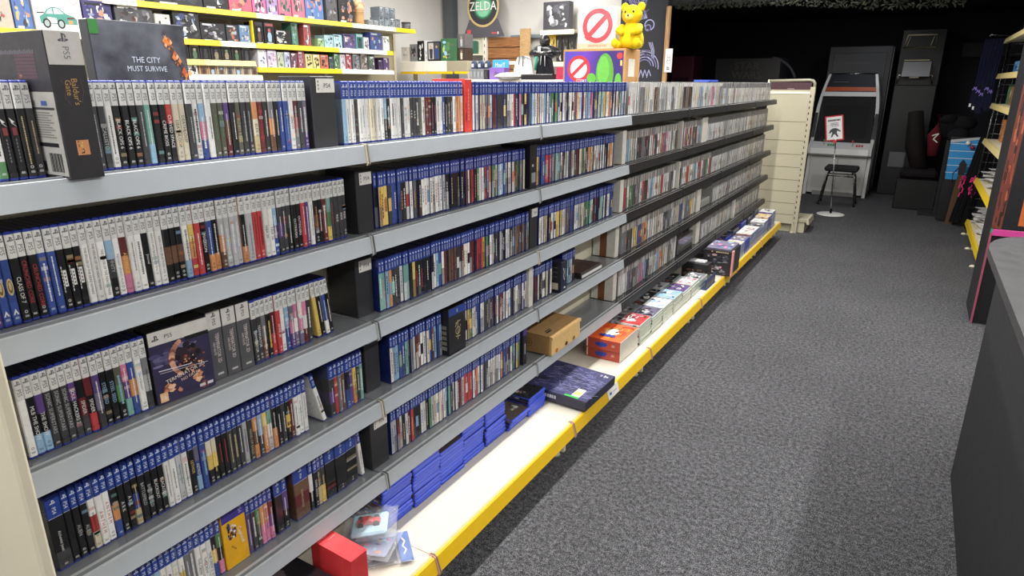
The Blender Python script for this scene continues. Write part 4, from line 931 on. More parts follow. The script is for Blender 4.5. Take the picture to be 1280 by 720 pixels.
# ================================================================== standing on the far-side top shelf
ZT = Z[0] + .0005
t = thing('display_box', 'large brown carton with purple and green picture carrying the white sign box', 'box', (-.21, 3.765, ZT))
m = MB(); m.box(-.40, 0, 0, 0, .235, .355, H('b98d5c'), .003)
for a, b in ((.03, .13), (.20, .30)): m.rect((.0006, 0, 0), R_, UP, .05, a, .15, b, H('d8d4c8'))
m.rect((.0006, 0, 0), R_, UP, .17, .12, .20, .20, H('a07a4c')); m.build('box_body', CARDBOARD, t)
def grad_mat(name, c1, c2, c3):
    mm = bpy.data.materials.new(name); mm.use_nodes = True; nt = mm.node_tree; N = nt.nodes; L = nt.links; b = N['Principled BSDF']
    tc = N.new('ShaderNodeTexCoord'); no = N.new('ShaderNodeTexNoise'); no.inputs['Scale'].default_value = 5
    sp = N.new('ShaderNodeSeparateXYZ'); L.new(tc.outputs['Generated'], sp.inputs[0]); L.new(tc.outputs['Object'], no.inputs['Vector'])
    ad = N.new('ShaderNodeMath'); ad.operation = 'MULTIPLY_ADD'; ad.inputs[1].default_value = .5; L.new(no.outputs['Fac'], ad.inputs[0]); L.new(sp.outputs['X'], ad.inputs[2])
    r = N.new('ShaderNodeValToRGB'); r.color_ramp.elements[0].position = .25; r.color_ramp.elements[1].position = 1.1 if False else 1.0
    r.color_ramp.elements[0].color = (*c1, 1); r.color_ramp.elements[1].color = (*c3, 1); e = r.color_ramp.elements.new(.6); e.color = (*c2, 1)
    L.new(ad.outputs[0], r.inputs[0]); L.new(r.outputs[0], b.inputs['Base Color']); b.inputs['Roughness'].default_value = .35
    return mm
FU = lambda y: ((0, y, 0), (1, 0, 0), UP)
m = MB(); m.box(-.388, -.0012, .012, -.012, -.0004, .343, H('5a4aa8')); m.build('front_picture', grad_mat('purple_print', H('4a4ab8'), H('6a3fae'), H('3c2a70')), t)['label'] = 'purple printed picture'
m = MB(); f = FU(-.0018)
m.ring(*f, .055, .075, H('d8323a'), c=(-.295, .245)); m.stroke((0, -.0021, 0), (1, 0, 0), UP, [(-.345, .200), (-.245, .290)], .020, H('d8323a')); m.ring(*FU(-.0016), 0, .055, H('e8e2e4'), c=(-.295, .245))
m.text('STERS', (-.275, -.0022, .175), (1, 0, 0), UP, .018, P('w'), .075)
m.disc(*FU(-.0020), .056, H('5aa038'), 24, ry=.115, c=(-.125, .215)); m.disc(*FU(-.0022), .038, H('6ab848'), 20, ry=.08, c=(-.135, .235)); m.disc(*FU(-.0020), .03, H('5fb23a'), 12, ry=.03, c=(-.21, .19)); m.disc(*FU(-.0020), .02, H('5fb23a'), 12, ry=.04, c=(-.04, .18))
m.disc(*FU(-.0022), .018, H('d83a34'), 16, c=(-.035, .315)); m.rect(*FU(-.0022), -.03, .26, -.018, .29, P('y')); m.build('picture_shapes', CARD, t)['label'] = 'red ring, green blob and white letters'
t = thing('sign_box', 'white square box with a red ring and slash emblem on its front', 'sign box', (-.43, 3.83, ZT + .3555), (math.radians(-3), 0, 0))
m = MB(); m.box(-.125, 0, 0, .125, .06, .235, H('cfc8c0'), .006); m.rect((0, -.0004, 0), (1, 0, 0), UP, -.122, .004, .122, .034, H('d2b49c'))
m.text('GHOSTBUSTERS', (0.01, -.0008, .020), (1, 0, 0), UP, .012, P('d'), .12); m.build('box_body', CARD, t)
m = MB(); m.ring((0, -.001, 0), (1, 0, 0), UP, .068, .096, H('d8404a'), c=(.005, .132), n=36); m.stroke((0, -.0013, 0), (1, 0, 0), UP, [(-.066, .06), (.075, .20)], .030, H('d8404a')); m.ring((0, -.0007, 0), (1, 0, 0), UP, 0, .07, H('d6d0cc'), c=(.005, .132)); m.build('ring_emblem', CARD, t)['label'] = 'red ring with a diagonal slash'
# plain yellow plush toy seated on the carton
t = thing('plush_toy', 'plain yellow plush animal sitting on the brown carton beside white sign box', 'plush toy', (-.222, 3.87, ZT + .356))
Yp = H('dcbc1c')
m = MB(); m.lathe([(.03, 0), (.062, .006), (.074, .03), (.070, .065), (.058, .10), (.044, .125), (.036, .14)], (0, 0, 0), Yp, 24); m.build('plush_body', PLUSH, t)
m = MB(); m.ell((0, -.006, .185), (.060, .054, .054), Yp, 22); m.ell((0, -.052, .172), (.026, .018, .019), H('f4dc60'), 14); m.build('plush_head', PLUSH, t)
for s_ in (-1, 1):
    m = MB(); m.ell((s_ * .050, .004, .226), (.024, .014, .026), Yp, 14); m.build('ear', PLUSH, t)
    m = MB(); m.tube([(s_ * .048, -.015, .118), (s_ * .062, -.045, .095), (s_ * .038, -.072, .088)], [.022, .021, .017], Yp, 12); m.ell((s_ * .036, -.074, .088), (.018, .017, .017), Yp, 12); m.build('arm', PLUSH, t)
    m = MB(); m.tube([(s_ * .045, -.01, .024), (s_ * .062, -.065, .022), (s_ * .066, -.085, .026)], [.026, .024, .022], Yp, 12); m.ell((s_ * .067, -.09, .03), (.021, .015, .026), Yp, 12); m.build('leg', PLUSH, t)
    m = MB(); m.ell((s_ * .024, -.053, .198), (.0065, .005, .0075), P('k'), 10); m.build('eye', GLOSSBLACK, t)
m = MB(); m.ell((0, -.070, .178), (.008, .005, .006), P('u'), 10); m.build('nose', PLUSH, t)

# ================================================================== toy shelves along the pale left wall
WHS = H('e8e2d0'); KH = H('a59c82')
def wall_shelf(y0, y1, z, label, segs, xb=-4.35):
    t = thing('wall_shelf', label, 'shelf', (-4.0, y0, z), group='toy shelves along the pale wall')
    m = MB(); m.box(xb + 4.0, 0, -.03, -.012, y1 - y0, 0, WHS, .003); m.build('shelf_board', PAINT, t)
    n = y0
    for (e, c) in segs:
        m = MB(); m.prism([(-.011, .012), (.006, .008), (.012, -.034), (.004, -.036), (-.011, -.03)], 'y', n - y0 + .001, e - y0 - .001, c); m.build('ticket_strip', PLASTIC, t)['label'] = 'yellow ticket strip' if c[2] < .3 else 'white ticket strip'; n = e
YS = H('ecc71c'); WS = H('f0ead8')
wall_shelf(2.95, 6.57, 2.205, 'topmost toy shelf along the pale wall', [(3.2, WS), (4.30, YS), (4.62, WS), (5.52, YS), (6.22, WS), (6.57, YS)])
wall_shelf(1.55, 6.15, 1.948, 'second toy shelf down along the pale wall', [(2.52, YS), (2.86, WS), (3.9, YS), (4.26, WS), (5.3, YS), (6.05, WS), (6.15, YS)])
wall_shelf(3.45, 4.24, 1.788, 'short toy shelf holding dark windowed boxes', [(3.72, H('d8c070')), (4.24, H('e0cf90'))])
wall_shelf(4.26, 6.15, 1.738, 'toy shelf holding pastel and yellow boxes', [(5.32, YS), (6.15, WS)])
wall_shelf(3.35, 4.30, 1.668, 'low toy shelf holding small orange framed boxes', [(4.30, H('efe6c4'))])
t = thing('wall_shelving_frame', 'khaki slatted back panels and posts behind the toy shelves', 'shelving')
for a, b_ in ((1.5, 3.0), (3.0, 4.28), (4.28, 5.45), (5.45, 6.6)):
    m = MB(); m.box(-4.40, a + .003, 0, -4.37, b_ - .003, 2.19, KH)
    for q in range(1, 14): m.box(-4.3702, a, q * .16, -4.3690, b_, q * .16 + .004, H('6e6854'))
    m.build('back_panel', PAINT, t)
for y in (1.5, 3.0, 4.28, 5.45, 6.6):
    m = MB(); m.box(-4.369, y - .02, 0, -4.352, y + .02, 2.19, H('c8bfa4')); m.build('post', PAINT, t)
m = MB(); m.prism([(-.0, 0), (.03, 0), (.03, .20), (0, .20)], 'y', 0, .014, YS); tag(m.build('shelf_stopper', PLASTIC, None, (-4.03, 4.245, 1.9485)), 'upright yellow shelf stopper between small picture boxes and doll boxes', 'stopper')

def toy(name, label, cat, y0, y1, z0, h, body, cols, style='art', depth=.14, seed=None, group=None, x=-4.02, n=10):
    seed = seed if seed is not None else int(abs(y0 * 997 + z0 * 131) * 10)
    rr = random.Random(seed); w = y1 - y0 - .006
    fade = lambda c: mix(tuple(x * .82 for x in c), (sum(c) / 3 * .8,) * 3, .28)
    body = fade(body); cols = [fade(c) for c in cols] + [H('3a3a40')]
    t = thing(name, label, cat, (x, y0 + .003, z0 + .0005), (0, 0, rr.uniform(-.03, .03)), group)
    m = MB(); m.box(-depth, 0, 0, 0, w, h, body, .002); m.build('box_body', CARD, t)
    if style == 'window':
        m = MB(); m.box(.0004, w * .10, h * .12, .0012, w * .90, h * .80, mix(P('k'), body, .25)); wp = m.build('window_panel', GLOSSBLACK, t)
        m = MB(); c = rr.choice(cols); X = .0016; cy = w * .5
        m.poly((X, 0, 0), R_, UP, [(cy - w * .16, h * .14), (cy + w * .16, h * .14), (cy + w * .22, h * .40), (cy + w * .13, h * .56), (cy - w * .13, h * .56), (cy - w * .22, h * .40)], vary(c, .2)); m.disc((X + .0002, 0, 0), R_, UP, w * .15, vary(rr.choice(cols), .2), 12, ry=h * .09, c=(cy, h * .65))
        m.rect((X, 0, 0), R_, UP, w * .1, h * .84, w * .9, h * .95, vary(rr.choice(cols), .2)); m.rect((X, 0, 0), R_, UP, w * .18, h * .03, w * .82, h * .09, P('w')); m.build('boxed_figure', CARD, wp)
    else:
        m = MB(); textured_face(m, (.0004, w * .04, h * .04), R_, UP, w * .92, h * .92, cols, n * 2, seed, .08, .36); m.rect((.0012, 0, 0), R_, UP, w * .08, h * .86, w * .6, h * .94, vary(rr.choice([P('w'), P('k'), P('s')]), .1)); m.rect((.0012, 0, 0), R_, UP, w * .1, h * .05, w * .45, h * .10, vary(rr.choice([P('w'), P('d')]), .1)); m.build('front_picture', CARD, t)
    return t
B2, A2, C2, F2, D2 = 1.9485, 2.2055, 1.7385, 1.7885, 1.6685
# --- second shelf, near part
toy('puzzle_box', 'tall cream box with brown drawing and red dot near cream end', 'puzzle box', 2.16, 2.345, B2, .29, H('c9b9a2'), [P('u'), H('e0d6c4'), H('8a7a66'), P('r')])
toy('puzzle_box', 'blue box with yellow and orange oval pictures on second toy shelf', 'puzzle box', 2.348, 2.462, B2, .29, H('3a6fc0'), [P('y'), P('o'), P('l'), H('3a6fc0'), P('w')])
t = thing('model_kit_box', 'big white box picturing a green sports car', 'model kit box', (-4.02, 2.475, B2 + .0005))
m = MB(); m.box(-.10, 0, 0, 0, .315, .30, H('ece8e2'), .002); m.build('box_body', CARD, t)
m = MB(); X = .0006; G = H('4a8c80'); S = lambda p, c, dx=0: m.poly((X + dx, 0, 0), R_, UP, p, c)
S([(.035, .055), (.03, .10), (.06, .118), (.085, .15), (.12, .168), (.165, .165), (.205, .128), (.255, .112), (.275, .095), (.275, .058)], G)
S([(.075, .12), (.092, .146), (.118, .16), (.12, .122)], H('c9dcdc'), .0003); S([(.128, .122), (.128, .16), (.162, .158), (.192, .126)], H('c9dcdc'), .0003); S([(.018, .118), (.065, .124), (.065, .132), (.018, .128)], P('d'), .0003)
for y in (.072, .165): m.disc((X + .0005, 0, 0), R_, UP, .026, P('k'), 18, c=(y, .058), ry=.032); m.disc((X + .0007, 0, 0), R_, UP, .016, H('9aa8a8'), 14, c=(y, .058), ry=.021)
S([(.082, .062), (.14, .062), (.14, .094), (.082, .10)], P('w'), .0003); S([(.215, .06), (.245, .062), (.245, .085), (.215, .083)], P('o'), .0003); S([(.21, .092), (.262, .096), (.262, .106), (.21, .104)], P('e'), .0003)
m.ring((X, 0, 0), R_, UP, .026, .029, P('e'), c=(.272, .225)); m.rect((X, 0, 0), R_, UP, .02, .27, .18, .28, P('s')); m.build('car_picture', CARD, t)['label'] = 'printed green sports car'
toy('building_set_box', 'violet building set box with an orange planet on second toy shelf', 'toy box', 2.80, 3.012, B2, .235, H('3a2f80'), [H('2a2468'), H('4a3f98'), P('w'), P('o'), H('8a8fb0')], n=12)
t_ = toy('building_set_box', 'grey spaceship building set box with dark red wing', 'toy box', 3.03, 3.335, B2, .235, H('55555a'), [P('s'), P('g'), P('d'), P('e'), P('w')], n=16)
toy('building_set_box', 'small white box between spaceship box and silver fighter box', 'toy box', 3.342, 3.475, B2, .185, H('e6e0d6'), [P('w'), P('d'), P('s')], n=7)
toy('building_set_box', 'dark box with silver ribbed fighter and blue corner', 'toy box', 3.495, 3.73, B2 + .0, .225, H('26282e'), [P('s'), P('w'), P('g'), P('b'), P('l'), P('k')], n=20)
toy('building_set_box', 'black box with pale crossed lines on second toy shelf', 'toy box', 3.735, 3.98, B2, .15, H('2a2a30'), [P('d'), P('s'), P('v'), P('k')], n=16)
toy('picture_box', 'small dark box with an orange round figure', 'toy box', 3.985, 4.115, B2, .15, H('34363e'), [P('o'), H('b85a1e'), P('l'), P('s')], n=9)
toy('picture_box', 'small blue picture box beside the yellow stopper', 'toy box', 4.12, 4.235, B2, .155, H('5a86b8'), [P('l'), P('s'), P('c'), P('b')], n=9)
for i, (a, b_, lab, c) in enumerate(((4.285, 4.385, 'narrow black doll box next to the yellow stopper', [P('s'), P('u'), P('k')]), (4.39, 4.505, 'narrow black doll box with blue figure', [P('l'), P('b'), P('r')]))):
    toy('doll_box', lab, 'toy box', a, b_, B2, .195, H('26252b'), c, 'window')
toy('ornament_box', 'black box showing two white pointed house ornaments', 'toy box', 4.515, 4.705, B2, .14, H('1d1c20'), [P('w'), P('s'), P('w'), P('k')], n=8)
toy('doll_box', 'slim green and teal skate doll box on second toy shelf', 'toy box', 4.712, 4.79, B2, .215, H('3f8a6a'), [P('t'), P('m'), P('l'), P('n')], n=9)
toy('doll_box', 'slim red and blue skate doll box on second toy shelf', 'toy box', 4.862, 4.955, B2, .215, H('b83a3a'), [P('b'), P('r'), P('l'), P('w')], n=9)
toy('figure_box', 'little green box in front of pale blue boxes', 'toy box', 5.04, 5.125, B2, .09, H('8fc07a'), [P('w'), P('n')], n=5)
for i, (a, b_, h, lab) in enumerate(((5.13, 5.255, .125, 'pale blue figure box with dark blue figure, first of two'), (5.26, 5.385, .14, 'pale blue figure box with black tree shape, second of two'))):
    toy('figure_box', lab, 'toy box', a, b_, B2, h, H('9ad0dc'), [P('t'), P('a'), P('b') if i == 0 else P('k'), P('w')], n=9)
toy('figure_box', 'purple figure box with a lilac picture on second toy shelf', 'toy box', 5.40, 5.585, B2, .155, H('5a4a88'), [P('v'), P('m'), P('p'), P('w')], n=10)
toy('figure_box', 'turquoise framed figure box on second toy shelf', 'toy box', 5.59, 5.695, B2, .165, H('4ab8b4'), [P('k'), P('s')], 'window')
toy('figure_box', 'white and plum figure box on second toy shelf', 'toy box', 5.705, 5.79, B2, .135, H('e0dce0'), [H('6a3f68'), P('p')], n=5)
toy('figure_box', 'tall royal blue figure box with orange picture', 'toy box', 5.81, 6.0, B2, .195, H('2f4a9a'), [P('o'), P('b'), P('p'), P('l')], n=9)
toy('figure_box', 'white figure box with green figure at far end of second toy shelf', 'toy box', 6.02, 6.125, B2, .165, H('e8e8dc'), [P('n'), P('w'), P('d')], n=6)
# --- top toy shelf
toy('toy_box', 'flat pale pink box at near end of topmost toy shelf', 'toy box', 3.0, 3.2, A2, .12, H('e8d8d0'), [P('w'), P('r'), P('c')], n=6)
toy('toy_box', 'long dark blue-grey box on topmost toy shelf', 'toy box', 3.36, 3.785, A2, .22, H('2a2c34'), [P('d'), H('3a4458'), P('k')], n=12)
toy('toy_box', 'black box with white lower marks on topmost toy shelf', 'toy box', 3.795, 4.035, A2, .24, H('222227'), [P('k'), P('w'), P('d')], n=8)
toy('doll_box', 'hot pink and red doll box, nearest pink one to black box', 'toy box', 4.045, 4.285, A2, .26, H('e0486a'), [P('m'), P('o'), P('r'), H('f0a0b8')], n=12)
toy('doll_box', 'magenta doll box with pale figure on topmost toy shelf', 'toy box', 4.29, 4.445, A2, .27, H('e04f9a'), [P('m'), P('p'), P('w'), P('k')], n=12)
toy('doll_box', 'lilac doll box beside the pink lattice boxes', 'toy box', 4.45, 4.575, A2, .27, H('a98ad0'), [P('p'), P('m'), P('u'), P('w')], n=10)
for i in range(2):
    toy('doll_box', f'pink lattice doll box with green window, {"next to lilac box" if i == 0 else "next to blue and orange box"}', 'toy box', 4.58 + i * .165, 4.74 + i * .165, A2, .30, H('e05a82'), [H('2f7a68'), H('2a6a5c'), H('f0b0a0'), H('2f7a68')], n=7)
toy('doll_box', 'blue and orange doll box on topmost toy shelf', 'toy box', 4.912, 5.15, A2, .32, H('3f7ac8'), [P('l'), P('b'), P('o'), P('m'), H('d86a4a')], n=14)
toy('toy_box', 'grey smoky windowed box on topmost toy shelf', 'toy box', 5.19, 5.345, A2, .245, H('5c5c60'), [P('g'), P('s'), P('d')], n=8)
toy('figure_box', 'black box with flame orange and lilac figure', 'toy box', 5.36, 5.59, A2, .27, H('232026'), [P('o'), H('e07a3a'), P('v'), P('k')], n=10)
t = thing('figurine', 'tan standing figurine on round trunk, on topmost toy shelf', 'figurine', (-4.06, 5.70, A2))
m = MB(); TN = H('c09a6c'); m.lathe([(.055, 0), (.05, .06), (.052, .13), (.06, .14)], (0, 0, 0), TN, 16); m.build('trunk', MATTE, t)
m = MB(); m.ell((0, 0, .175), (.055, .06, .05), H('d4b08c'), 14); m.ell((0, .05, .20), (.03, .03, .03), H('b08a60'), 10); m.ell((.01, -.05, .21), (.03, .03, .035), H('caa680'), 10); m.ell((0, 0, .235), (.04, .04, .03), H('dcbc9a'), 12); m.build('crown', MATTE, t)
for i in range(2):
    toy('figure_box', f'low grey box, {ordw(i + 1)} of two beside the silver card boxes', 'toy box', 5.80 + i * .085, 5.882 + i * .085, A2, .065, H('8a9096'), [P('s'), P('g')], n=4)
for j in range(4):
    toy('card_box', f'silver blue card box, {ordw(j + 1)} along the lower row at far end of top toy shelf', 'card box', 5.975 + j * .092, 6.064 + j * .092, A2, .105, H('7f8c96'), [P('s'), P('g'), P('l'), P('d')], n=7, group='silver card boxes')
for j in range(3):
    toy('card_box', f'silver blue card box, {ordw(j + 1)} along the upper row at far end of top toy shelf', 'card box', 5.985 + j * .09, 6.072 + j * .09, A2 + .106, .108, H('74828e'), [P('s'), P('g'), P('l'), P('d')], n=7, group='silver card boxes')
t = thing('cup', 'dark grey cylindrical tub at far end of topmost toy shelf', 'tub', (-4.07, 6.495, A2)); m = MB(); m.lathe([(.048, 0), (.05, .01), (.052, .075)], (0, 0, 0), H('4a4a4e'), 18); m.build('tub_body', PLASTIC, t); m = MB(); m.lathe([(.055, .0752), (.055, .088), (.02, .09)], (0, 0, 0), H('3a3a3e'), 18); m.build('lid', PLASTIC, t)
# --- dark windowed boxes and small orange framed boxes
for j in range(7):
    toy('figure_box', f'dark windowed figure box, {ordw(j + 1)} along the short toy shelf', 'toy box', 3.50 + j * .103, 3.60 + j * .103, F2, .135, H('3a3632'), [P('q'), P('n'), P('u'), H('9a8a6a'), P('d')], 'window', group='dark windowed figure boxes')
toy('figure_box', 'white and green figure box at near end of low toy shelf', 'toy box', 3.41, 3.52, D2, .10, H('d8d8cc'), [P('n'), P('w')], 'window')
toy('figure_box', 'black and white rounded figure box on low toy shelf', 'toy box', 3.525, 3.66, D2, .108, H('e6e4de'), [P('k'), P('d'), P('w')], n=8)
for j in range(7):
    toy('figure_box', f'small orange framed figure box, {ordw(j + 1)} along the low toy shelf', 'toy box', 3.675 + j * .086, 3.757 + j * .086, D2, .092, H('e0b078') if j < 2 else H('dccdb8'), [P('u'), P('e'), P('l'), P('k')] if j != 3 else [P('l'), P('b')], 'window', group='small framed figure boxes')
# --- pastel shelf
for i, (a, b_, h, c, cols, lab) in enumerate((
    (4.29, 4.39, .165, H('e4e4ee'), [P('l'), P('b'), P('w'), P('g')], 'white doll box with blue cloud top'), (4.40, 4.505, .165, H('d8c4e4'), [P('l'), P('m'), P('w'), P('p')], 'lilac and pink doll box'),
    (4.512, 4.59, .15, H('b8c8a0'), [P('n'), P('w'), P('c')], 'pale green doll box'), (4.594, 4.668, .155, H('b0bce0'), [P('w'), P('l'), P('v')], 'pale lavender doll box'),
    (4.675, 4.76, .15, H('7a4a5c'), [P('m'), P('e'), P('w')], 'plum doll box'), (4.765, 4.85, .17, H('b04a58'), [P('l'), P('r'), P('w'), P('p')], 'crimson doll box'),
    (4.857, 4.95, .145, H('e6d678'), [P('k')], 'pale yellow box with black figure, first of the pair'), (4.955, 5.048, .145, H('e6d678'), [P('k')], 'pale yellow box with black figure, second of the pair'),
    (5.055, 5.165, .145, H('d8603a'), [P('k'), P('o')], 'orange box with black figure'), (5.172, 5.24, .13, H('3a4a58'), [P('b'), P('n')], 'slate blue figure box'), (5.245, 5.325, .165, H('4a8a4a'), [P('y'), P('n'), P('w')], 'green figure box'),
    (5.33, 5.41, .16, H('c8ccd8'), [P('b'), P('w'), P('r')], 'white figure box with blue figure'), (5.415, 5.50, .17, H('c03a48'), [P('r'), P('w'), P('d')], 'red figure box'),
    (5.515, 5.63, .175, H('6a7078'), [P('s'), P('l'), P('d'), P('u')], 'grey blister figure box'), (5.635, 5.75, .18, H('7a7068'), [P('c'), P('u'), P('s')], 'brown grey blister figure box'), (5.755, 5.865, .18, H('50585a'), [P('w'), P('n'), P('d')], 'dark green blister figure box'),
    (5.92, 6.0, .12, H('3a1f48'), [P('p')], 'deep purple box'), (6.005, 6.11, .145, H('5a2a78'), [P('p'), P('w')], 'bright purple box at far end'))):
    toy('doll_box' if i < 6 else 'figure_box', lab + ' on pastel toy shelf', 'toy box', a, b_, C2, h, c, cols, 'window' if c == H('e6d678') and False else 'art', n=7)

# ================================================================== display unit with boxed figures by the pale back wall
t = thing('display_gondola', 'white topped display unit carrying boxed figures near the pale back wall', 'display unit', (0, 6.7, 0))
m = MB(); m.box(-4.36, 0, 1.742, -3.645, .40, 1.862, H('f8f2e6'), .003); m.box(-3.644, 0, 1.742, -3.34, .40, 1.862, H('a39b86'), .003); m.box(-4.001, -.0006, 1.742, -3.999, 0, 1.862, P('s')); m.build('top_fascia', PAINT, t)
for x in (-4.3, -3.85, -3.4):
    m = MB(); m.box(x - .02, .2, 0, x + .02, .24, 1.742, H('c8bfa4')); m.build('post', PAINT, t)
m = MB(); m.box(-4.36, .02, 1.55, -3.12, .38, 1.58, WHS); m.build('shelf_board', PAINT, t)
for a, b_ in ((-4.35, -3.95), (-3.93, -3.55), (-3.53, -3.12)):
    m = MB(); m.box(a, -.005, 1.715, b_, 0.0, 1.742, YS); m.build('ticket_strip', PLASTIC, t)
m = MB(); m.box(-3.30, 0.001, 1.58, -3.13, .3, 1.741, H('2a2a2c')); m.build('shade_block', MATTE, t)  # dark solid standing in for shade above the shelf board
def box_y(name, label, cat, x0, x1, z0, h, body, cols, y=6.72, depth=.16, style='art', n=8, seed=1, mat=None):
    w = x1 - x0 - .006; t = thing(name, label, cat, (x0 + .003, y, z0 + .0005))
    m = MB(); m.box(0, 0, 0, w, depth, h, body, .002); m.build('box_body', mat or CARD, t)
    m = MB()
    if style == 'art': textured_face(m, (w * .04, -.0006, h * .04), (1, 0, 0), UP, w * .92, h * .92, cols, n, seed, .12, .45)
    else:
        for q, cx in enumerate((w * .28, w * .72) if style == 'two' else (w * .5,)):
            m.rect((0, -.0006, 0), (1, 0, 0), UP, cx - w * .2, h * .1, cx + w * .2, h * .92, mix(body, P('w'), .08) if q or style == 'one' else H('c9c6c0'))
            m.poly((0, -.0010, 0), (1, 0, 0), UP, [(cx - w * .10, h * .12), (cx + w * .10, h * .12), (cx + w * .14, h * .62), (cx - w * .14, h * .62)], cols[q]); m.disc((0, -.0012, 0), (1, 0, 0), UP, w * .07, H('c9a184'), 10, ry=h * .07, c=(cx, h * .72))
    m.build('front_picture', CARD, t); return t
ZW = 1.862
box_y('figure_box', 'white figure box with dark corner picture at wall end of display unit', 'toy box', -4.35, -4.22, ZW, .17, H('e2dad2'), [P('w'), P('d'), P('s')], n=6)
box_y('figure_box', 'grey and black figure box second from wall end of display unit', 'toy box', -4.215, -4.10, ZW, .20, H('8a8c90'), [P('d'), P('s'), P('k'), P('u')], n=10, seed=5)
box_y('figure_box', 'black figure box with pale round figure on display unit', 'toy box', -4.095, -3.995, ZW, .235, H('1d1d22'), [P('w'), P('k'), P('b'), P('s')], n=8, seed=6)
box_y('figure_box', 'slim white upright box between two black figure boxes', 'toy box', -3.99, -3.945, ZW, .235, H('dcdcd8'), [P('w'), P('b')], n=3, seed=7)
box_y('figure_box', 'black two-figure box with suited and blue trousered figures', 'toy box', -3.94, -3.745, ZW, .225, H('2a2a30'), [P('d'), P('b')], style='two')
box_y('figure_box', 'large green and teal figure box with pale trophy shape', 'toy box', -3.74, -3.50, ZW, .25, H('3a6a48'), [P('t'), P('n'), P('a'), P('q'), H('c2c65a')], n=14, seed=8)
box_y('figure_box', 'brown windowed box at aisle end of display unit', 'toy box', -3.495, -3.38, ZW, .14, H('3a2c22'), [P('c'), P('u')], style='one')
box_y('figure_box', 'grey windowed box stacked on the brown windowed box', 'toy box', -3.495, -3.375, ZW + .141, .155, H('5c5a5a'), [P('s'), P('g')], style='one')

# slat wall display with the round sign
t = thing('slatwall_display', 'brown slatted wall panel with white post and white side panel by the back wall', 'display stand', (0, 7.84, 0))
m = MB(); m.box(-3.80, .02, .0, -3.27, .06, 2.185, P('u')); m.build('slat_panel', SLAT, t)
m = MB()
for q in range(15): m.box(-3.80, .014, .10 + q * .14, -3.27, .0199, .108 + q * .14, H('4a2e1a'))
m.build('slat_groove', MATTE, t)
m = MB(); m.box(-3.862, -.02, 0, -3.805, .03, 2.31, H('e8e2d2'), .003)
for q in range(24): m.box(-3.838, -.0208, .2 + q * .085, -3.828, -.0196, .235 + q * .085, P('d'))
m.build('post', PAINT, t)
m = MB(); m.box(-4.16, .01, 1.98, -3.865, .04, 2.195, H('e6e0cc'), .002); m.box(-4.16, -.12, 1.965, -3.865, .01, 1.98, H('ece6d4')); m.build('side_panel', PAINT, t)
m = MB(); m.box(-3.29, -.01, 0, -3.14, .012, 2.28, P('u')); m.build('chipboard_strip', OSB, t)
box_y('game_box', 'green boxed game on the white side panel below the round sign', 'boxed game', -4.13, -3.93, 1.98, .165, H('2f6a54'), [P('t'), P('n'), P('k'), P('a')], y=7.735, depth=.09, n=10, seed=12)
t = thing('hanging_sign', 'dark trapezoid standee with round green sign and white lettering', 'sign', (-3.835, 7.80, 2.195))
m = MB(); DK = H('55535a'); m.prism([(-.325, 0), (.325, 0), (.22, .22), (-.22, .22)], 'y', 0, .012, DK); m.box(-.26, -.001, .04, -.20, -.0004, .095, H('d8505a')); m.box(.13, -.001, .035, .205, -.0004, .055, H('d8505a')); m.box(.22, -.001, .03, .24, -.0004, .06, P('w')); m.build('standee_base', CARD, t)
m = MB(); o = (0, -.004, .37)
m.prism([(.245 * math.cos(a * .2244), .37 + .245 * math.sin(a * .2244)) for a in range(28)], 'y', -.004, .008, H('35353a')); m.ring((0, -.0048, .37), (1, 0, 0), UP, .222, .25, H('c8b078'), n=40)
m.ring((0, -.0052, .37), (1, 0, 0), UP, 0, .15, H('5aa880')); m.ring((0, -.0055, .37), (1, 0, 0), UP, .13, .15, H('2f6a4c')); m.disc((0, -.0055, .35), (1, 0, 0), UP, .10, H('86c8a4'), 20)
m.text('THE LEGEND OF', (0, -.0062, .47), (1, 0, 0), UP, .024, P('w'), .22); m.text('ZELDA', (-.002, -.0060, .377), (1, 0, 0), UP, .112, H('20302a'), .43); m.text('ZELDA', (0, -.0066, .38), (1, 0, 0), UP, .106, H('f0f0ea'), .42); m.build('round_sign', CARD, t)['label'] = 'round green sign with white lettering'
# wall shelves further along the back wall
def back_shelf(x0, x1, z, label):
    t = thing('wall_shelf', label, 'shelf', (x0, 7.72, z)); w = x1 - x0
    m = MB(); m.box(0, 0, -.03, w, .275, 0, H('ddd2b4'), .003); m.build('shelf_board', PAINT, t); m = MB(); m.box(0, -.008, -.05, w, -.0005, .006, H('e6dcc0'), .002); m.build('ticket_strip', PLASTIC, t)
back_shelf(-2.93, -2.46, 2.235, 'cream shelf on back wall carrying the grey picture box')
back_shelf(-2.86, -2.50, 1.86, 'cream shelf on back wall under the dark hanging packs')
box_y('picture_box', 'large grey box picturing a monochrome scene on the back wall shelf', 'picture box', -2.905, -2.545, 2.235, .33, H('3c3c42'), [P('g'), P('d'), P('k'), P('s'), H('55555c')], y=7.74, depth=.12, n=34, seed=15)
box_y('figure_box', 'yellow and white pack hanging beside black packs below the grey picture box', 'toy pack', -2.85, -2.75, 1.95, .24, H('d8b23a'), [P('w'), P('y'), P('d')], y=7.80, depth=.05, n=7, seed=16)
for i in range(3):
    box_y('figure_pack', f'black blister pack, {ordw(i + 1)} from the yellow pack on the back wall shelf', 'toy pack', -2.745 + i * .085, -2.662 + i * .085, 1.861, .30, H('26241f'), [P('k'), P('g'), P('s'), P('q')], y=7.80, depth=.05, n=9, seed=17 + i)

